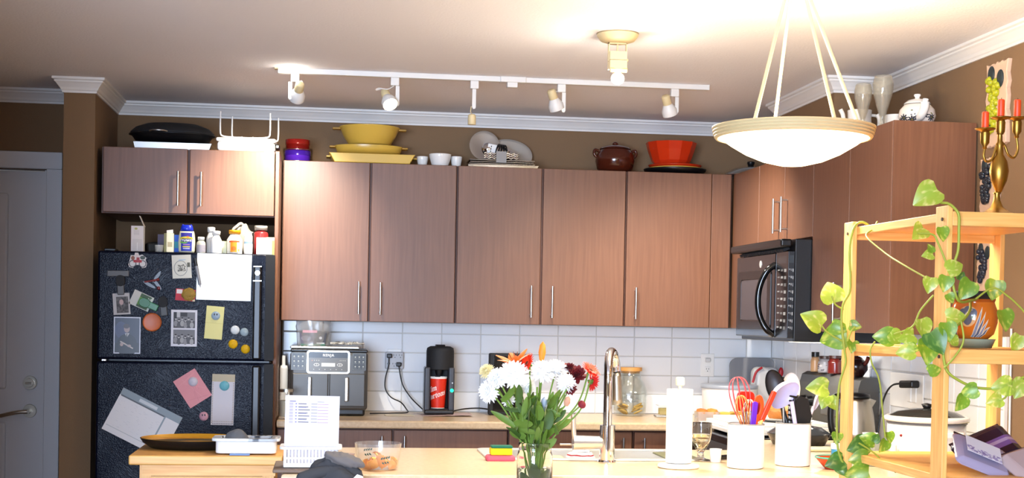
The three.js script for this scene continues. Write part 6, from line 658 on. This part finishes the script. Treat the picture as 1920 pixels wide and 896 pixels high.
{
  const lg = leafGeo(), lm = [potLeaf([128, 168, 44], [214, 218, 100], 0), potLeaf([176, 198, 62], [238, 230, 140], 1), potLeaf([84, 132, 48], [150, 180, 84], 2)];
  const p = T('pothos_plant', 'trailing pothos plant with heart-shaped variegated leaves over the shelf', 'plant', [0, 0, 0]);
  const LEAVES = [[1.638,1.496,3.40,0.067,110,1],[1.583,1.416,3.40,0.067,150,1],[1.644,1.367,3.41,0.079,200,0],[1.653,1.392,3.43,0.045,-20,0],[1.690,1.400,3.46,0.033,-10,0],[1.682,1.342,3.46,0.036,-100,0],[1.596,1.224,3.42,0.060,180,1],[1.616,1.185,3.43,0.042,-110,1],[1.639,1.180,3.43,0.039,-60,1],[1.608,1.707,4.10,0.065,215,1],[1.626,1.723,4.09,0.033,10,0],[1.602,1.623,4.08,0.045,220,1],[1.657,1.621,4.09,0.034,-80,0],[1.640,1.590,4.06,0.023,100,0],[1.634,1.573,4.06,0.028,190,1],[1.686,1.544,4.10,0.043,25,1],[1.662,1.504,4.10,0.038,-100,0],[1.731,1.491,4.06,0.051,-120,0],[1.641,1.501,4.06,0.038,-100,1],[1.739,1.527,4.02,0.023,60,2],[1.862,1.496,3.94,0.050,-100,0],[1.615,1.397,4.09,0.048,-80,1],[1.691,1.429,4.10,0.043,10,1],[1.667,1.391,4.11,0.045,-80,0],[1.641,1.365,4.11,0.058,-60,2],[1.627,1.342,4.09,0.058,-95,0],[1.587,1.376,4.06,0.043,200,1],[1.584,1.342,4.06,0.043,190,1],[1.605,1.351,4.06,0.028,-20,0],[1.862,1.421,4.00,0.052,-80,0],[1.873,1.366,4.04,0.043,-110,1],[1.553,1.377,4.00,0.049,180,0],[1.577,1.374,4.02,0.039,-40,1],[1.727,1.252,4.10,0.040,200,0],[1.706,1.223,4.10,0.040,-120,0],[1.807,1.264,4.10,0.050,190,1],[1.790,1.230,4.10,0.038,200,1],[1.854,1.258,4.10,0.048,-120,1],[1.642,1.301,4.10,0.033,20,0],[1.687,1.066,3.50,0.059,200,2],[1.708,1.089,3.52,0.044,160,0],[1.683,1.033,3.52,0.053,190,0],[1.637,1.017,3.46,0.054,200,2],[1.660,0.996,3.46,0.036,-60,2],[1.687,0.989,3.50,0.065,190,0],[1.722,1.076,3.60,0.037,-120,0],[1.702,1.099,3.60,0.026,60,2],[1.643,1.085,3.46,0.033,-100,0],[1.740,1.099,3.60,0.032,-80,0],[1.689,1.369,4.10,0.028,-40,1],[1.676,1.470,4.10,0.025,-60,0]];
  for (const [x, y, z, s, a, k] of LEAVES) { const l = M(p, 'leaf', lm[k], lg); l.position.set(x, y, z); l.scale.set(s * 1.16, s * 1.03, s * 1.03); l.rotation.order = 'YXZ'; l.rotation.set(rnd(-0.45, 0.1), rnd(-0.5, 0.3), (a + 90) * PI / 180); }
  const VINES = [[[1.737,1.671,3.46],[1.704,1.691,3.46],[1.684,1.683,3.46],[1.670,1.640,3.46],[1.668,1.585,3.46],[1.672,1.537,3.46],[1.670,1.494,3.46],[1.652,1.459,3.46],[1.649,1.407,3.46],[1.655,1.360,3.46],[1.660,1.328,3.46],[1.664,1.299,3.46],[1.657,1.273,3.46],[1.648,1.240,3.46],[1.643,1.195,3.46],[1.642,1.118,3.46],[1.650,1.043,3.46],[1.676,0.991,3.46]],
    [[1.73,1.69,3.5],[1.70,1.667,3.55],[1.66,1.646,3.60],[1.66,1.594,3.73],[1.65,1.559,3.87],[1.66,1.520,4.00]], [[1.651,1.478,4.06],[1.619,1.440,4.06],[1.601,1.403,4.06],[1.555,1.383,4.06]],
    [[1.633,1.711,4.09],[1.651,1.696,4.09],[1.669,1.694,4.09],[1.683,1.685,4.09],[1.695,1.670,4.09],[1.697,1.636,4.09],[1.696,1.583,4.09],[1.686,1.549,4.09],[1.684,1.515,4.09],[1.697,1.470,4.09],[1.78,1.47,4.0],[1.85,1.48,3.88]],
    [[1.82,1.47,3.9],[1.74,1.43,4.05],[1.668,1.369,4.09],[1.671,1.311,4.09],[1.681,1.294,4.09],[1.709,1.276,4.09],[1.741,1.263,4.09],[1.772,1.259,4.09],[1.809,1.261,4.09],[1.836,1.274,4.09],[1.875,1.290,4.09]],
    [[1.684,1.36,3.62],[1.672,1.339,3.62],[1.676,1.303,3.62],[1.694,1.269,3.62],[1.703,1.233,3.62],[1.708,1.188,3.62],[1.719,1.102,3.62]], [[1.688,1.508,4.09],[1.646,1.601,4.09],[1.635,1.619,4.09],[1.595,1.622,4.09]], [[1.786,1.473,4.00],[1.830,1.500,4.00],[1.868,1.481,4.00],[1.899,1.456,4.00],[1.918,1.436,4.00]],
    [[1.700,1.432,4.10],[1.710,1.370,4.10],[1.690,1.334,4.10],[1.664,1.306,4.10]], [[1.623,1.483,3.45],[1.633,1.460,3.45],[1.657,1.446,3.45]], [[1.598,1.400,3.44],[1.614,1.382,3.44],[1.661,1.356,3.44]], [[1.831,1.275,4.10],[1.818,1.239,4.10],[1.796,1.230,4.10]], [[1.667,1.357,3.46],[1.679,1.387,3.46],[1.688,1.399,3.46]], [[1.653,1.085,3.60],[1.698,1.057,3.60],[1.732,1.025,3.60],[1.760,1.006,3.60]]];
  const vm = mat('#9aa032', 0.55); for (const pts of VINES) M(p, 'vine', vm, tube(pts, pts.length > 8 ? 0.0034 : 0.0024, pts.length * 7, 7));
  M(p, 'soil', mat('#2a1c12', 1), cyl(0.052, 0.052, 0.01, [1.853, 1.478, 3.85]));
  const pot = T('plant_pot', 'glazed orange-brown pot with a blue leaf motif on the middle shelf', 'pot', [1.853, 1.3745, 3.85]);
  const pm = print(1024, 256, (x, w, h) => { fill(x, '#c2641a', 0, 0, w, h); fill(x, '#a04a16', 0, 0, w, 40); for (const c of [120, 512, 900]) { disc(x, '#c9a070', c - 40, 140, 66, 46); for (const [a, b, r] of [[-76, 132, 28], [-40, 118, 30], [-4, 132, 28], [-40, 154, 32]]) disc(x, '#5b5e6e', c + a, b, r, r * 0.8); x.strokeStyle = '#c8b8a0'; x.lineWidth = 5; for (let i = 0; i < 3; i++) { x.beginPath(); x.moveTo(c - 70 + i * 14, 146 - i * 8); x.lineTo(c - 34 + i * 14, 132 - i * 8); x.stroke(); } for (let i = 0; i < 4; i++) { x.fillStyle = i % 2 ? '#54576a' : '#7a7d90'; x.strokeStyle = '#d0bfa4'; x.beginPath(); x.moveTo(c - 20 + i * 24, 240); x.quadraticCurveTo(c + 10 + i * 26, 190, c + 60 + i * 22, 110 + i * 26); x.quadraticCurveTo(c + 40 + i * 22, 200, c + i * 24, 244); x.fill(); x.stroke(); } } }, 0.12);
  M(pot, 'pot', pm, lathe([[0.036, 0], [0.05, 0.012], [0.058, 0.04], [0.0585, 0.068], [0.052, 0.086], [0.05, 0.092], [0.053, 0.1]], [0, 0, 0], [0, -1.2, 0], 56)); M(pot, 'inner_liner', M_.blackMatte, lathe([[0.044, 0.07], [0.047, 0.118], [0.05, 0.12], [0.05, 0.114], [0.049, 0.098]], [0, 0, 0], [0, 0, 0], 40)); M(pot, 'pot_base', M_.brownGlaze, cyl(0.036, 0.036, 0.004, [0, 0.003, 0]));
  const sc = T('plant_saucer', 'pale grey-green saucer under the glazed pot', 'saucer', [1.847, 1.351, 3.85]); M(sc, 'saucer', mat('#8f9a86', 0.35), lathe([[0, 0], [0.05, 0], [0.059, 0.021], [0.061, 0.023], [0.056, 0.022], [0.048, 0.004], [0, 0.004]]));
  const p2 = T('potted_plant', 'single green leaf of a plant at the right edge of the top shelf', 'plant', [2.0, 1.679, 3.9]); const l2 = M(p2, 'leaf', lm[0], lg); l2.position.set(-0.018, 0.06, 0); l2.scale.setScalar(0.07); l2.rotation.set(-0.3, 0.3, 0.3); M(p2, 'vine', vm, tube([[-0.01, 0.085, 0], [0.02, 0.07, 0.0], [0.05, 0.03, 0]], 0.003, 12)); M(p2, 'pot', M_.brownGlaze, lathe([[0, 0], [0.03, 0], [0.042, 0.05], [0.04, 0.052], [0, 0.046]], [0.06, 0.0, 0]));
}
{ // candelabra
  const c = T('candelabra', 'brass three-armed candelabra on the top shelf', 'candelabra', [1.907, 1.679, 3.85]), B = M_.brass;
  M(c, 'base', B, lathe([[0, 0], [0.056, 0], [0.058, 0.004], [0.05, 0.01], [0.03, 0.018], [0.016, 0.028], [0.009, 0.045], [0.007, 0.06], [0.01, 0.064], [0.007, 0.068], [0, 0.068]], [0, 0.002, 0], [0, 0, 0], 48)); M(c, 'stem', B, lathe([[0, 0.06], [0.008, 0.07], [0.02, 0.098], [0.024, 0.122], [0.02, 0.146], [0.01, 0.164], [0.008, 0.186], [0.011, 0.19], [0.007, 0.196], [0.006, 0.214], [0.01, 0.217], [0, 0.218]], [0.004, 0, 0], [0, 0, 0], 36));
  const holder = (x, y, lit, h, name) => { const k = M(c, 'candle_holder', B, lathe([[0, 0], [0.006, 0.002], [0.005, 0.008], [0.011, 0.016], [0.012, 0.04], [0.01, 0.046], [0.024, 0.05], [0.026, 0.053], [0.012, 0.053], [0, 0.052]], [x, y, 0], [0, 0, 0], 32)); const cd = T('taper_candle', name, 'candle', [1.907 + x, 1.679 + y + 0.0525, 3.85]); M(cd, 'wax', M_.candle, lathe([[0, 0], [0.009, 0], [0.0088, h - 0.003], [0.007, h], [0, h - 0.002]])); M(cd, 'wick', M_.black, rod([0, h - 0.003, 0], [0.001, h + 0.004, 0], 0.0007)); };
  holder(-0.036, 0.176, 0, 0.043, 'orange candle on the left arm of the brass candelabra'); holder(0.005, 0.206, 0, 0.046, 'orange candle on the centre of the brass candelabra'); holder(0.049, 0.207, 0, 0.046, 'orange candle on the right arm of the brass candelabra');
  M(c, 'arm', B, tube([[0.003, 0.2, 0], [-0.006, 0.18, 0], [-0.018, 0.15, 0], [-0.03, 0.146, 0], [-0.038, 0.158, 0], [-0.036, 0.178, 0]], 0.0034, 30)); M(c, 'arm', B, tube([[0.006, 0.2, 0], [0.018, 0.186, 0], [0.028, 0.165, 0], [0.042, 0.158, 0], [0.052, 0.175, 0], [0.049, 0.208, 0]], 0.0034, 30));
}
{ // grape plaques on the right wall
  const plaque = (label, y0, y1, z0, z1, grape, n) => { const t = T('wall_plaque', label, 'plaque', [RX - 0.002, (y0 + y1) / 2, (z0 + z1) / 2], -PI / 2, 'grape plaques on the right wall'), w = z1 - z0, h = y1 - y0, e = []; for (let i = 0; i < 40; i++) { const a = i / 40 * 2 * PI, cx = Math.cos(a), sy = Math.sin(a), q = Math.max(Math.abs(cx), Math.abs(sy)); e.push([cx / q * w / 2 * (1 + 0.07 * Math.sin(i * 2.7)), sy / q * h / 2 * (1 + 0.025 * Math.sin(i * 3.9))]); }
    M(t, 'slab', mat('#d3b49a', 0.6), ext(e, 0.012, [0, 0, 0], [0, 0, 0], 0.003)); for (let i = 0; i < n; i++) { const u = i / n, y = h * (0.32 - 0.66 * u), sp = w * 0.3 * (1 - 0.5 * u); M(t, 'grape', grape, sph(w * 0.085, [rnd(-sp, sp) - w * 0.08, y + rnd(-0.006, 0.006), 0.02])); } for (const [x, y] of [[-0.24, 0.38], [0.22, 0.3], [-0.26, -0.2]]) M(t, 'leaf', mat('#1f2c30', 0.4), sph(w * 0.16, [x * w, y * h, 0.017], [1, 1.3, 0.3])); };
  plaque('cream wall plaque with green grapes behind the candles', 2.045, 2.33, 2.45, 2.60, mat('#a3a516', 0.35), 34); plaque('wall plaque with black grapes behind the candelabra stem', 1.81, 2.0, 2.42, 2.545, mat('#1b222c', 0.25), 30); plaque('wall plaque with dark blue grapes below the top shelf', 1.535, 1.70, 2.41, 2.525, mat('#1a2233', 0.25), 26);
}
{ // bags on the bottom shelf
  const bag = (label, x, y, z, w, h, d, m, rot, lab) => { const t = T('snack_bag', label, 'bag', [x, y, z]); t.rotation.set(...rot); const g = new RoundedBoxGeometry(w, h, d, 8, d * 0.46), p = g.attributes.position; for (let i = 0; i < p.count; i++) { const a = p.getX(i), b = p.getY(i), k = (1 - Math.pow(Math.abs(b) / (h / 2), 3) * 0.75) * (1 - Math.pow(Math.abs(a) / (w / 2), 4) * 0.6); p.setXYZ(i, a * (1 + 0.05 * nz(a * 40, b * 40)), b, p.getZ(i) * k + 0.006 * nz(a * 45, b * 45, 4)); } g.computeVertexNormals(); M(t, 'bag', m, g); if (lab) M(t, 'label', lab, box(w * 0.62, h * 0.5, 0.001, [-w * 0.04, h * 0.02, d * 0.5 + 0.002])); M(t, 'top_seal', mat('#2a2130', 0.3), box(w * 0.94, 0.012, 0.003, [0, h / 2 - 0.004, 0])); return t; };
  bag('lavender pouch with a white window label on the low shelf', 1.835, 1.082, 3.95, 0.15, 0.13, 0.04, mat('#9a8fa6', 0.2), [-0.95, 0.25, -0.3], print(200, 160, (x, w, h) => { fill(x, '#dcd9de', 0, 0, w, h); for (let i = 0; i < 60; i++) disc(x, ['#7a6a9a', '#9c90b8', '#b9b4cc'][i % 3], rnd(w), 100 + rnd(60), rnd(4, 12), rnd(3, 8)); }, 0.3));
  bag('dark violet pouch lying behind the lavender one', 1.99, 1.075, 3.66, 0.16, 0.13, 0.045, print(128, 128, (x, w, h) => { fill(x, '#241a30', 0, 0, w, h); fill(x, '#7a5a98', 0, 50, w, 40); fill(x, '#b09cc0', 0, 60, w, 12); }, 0.2), [-0.9, -0.3, 0.25]);
  bag('crumpled pale pouch at the lower right corner', 1.965, 1.077, 3.99, 0.17, 0.13, 0.05, mat('#b09a96', 0.25), [-1.1, -0.2, 0.2]);
}
{ const w = T('wall_cable', 'thin white cable running down the right wall', 'cable'); M(w, 'cable', M_.whitePl, tube([[RX - 0.006, 1.40, 2.66], [RX - 0.006, 1.0, 2.665], [RX - 0.006, 0.5, 2.67]], 0.004, 20)); }

scene.traverse((o) => { if (o.isMesh) { o.castShadow = true; o.receiveShadow = true; } });
renderer.render(scene, camera);
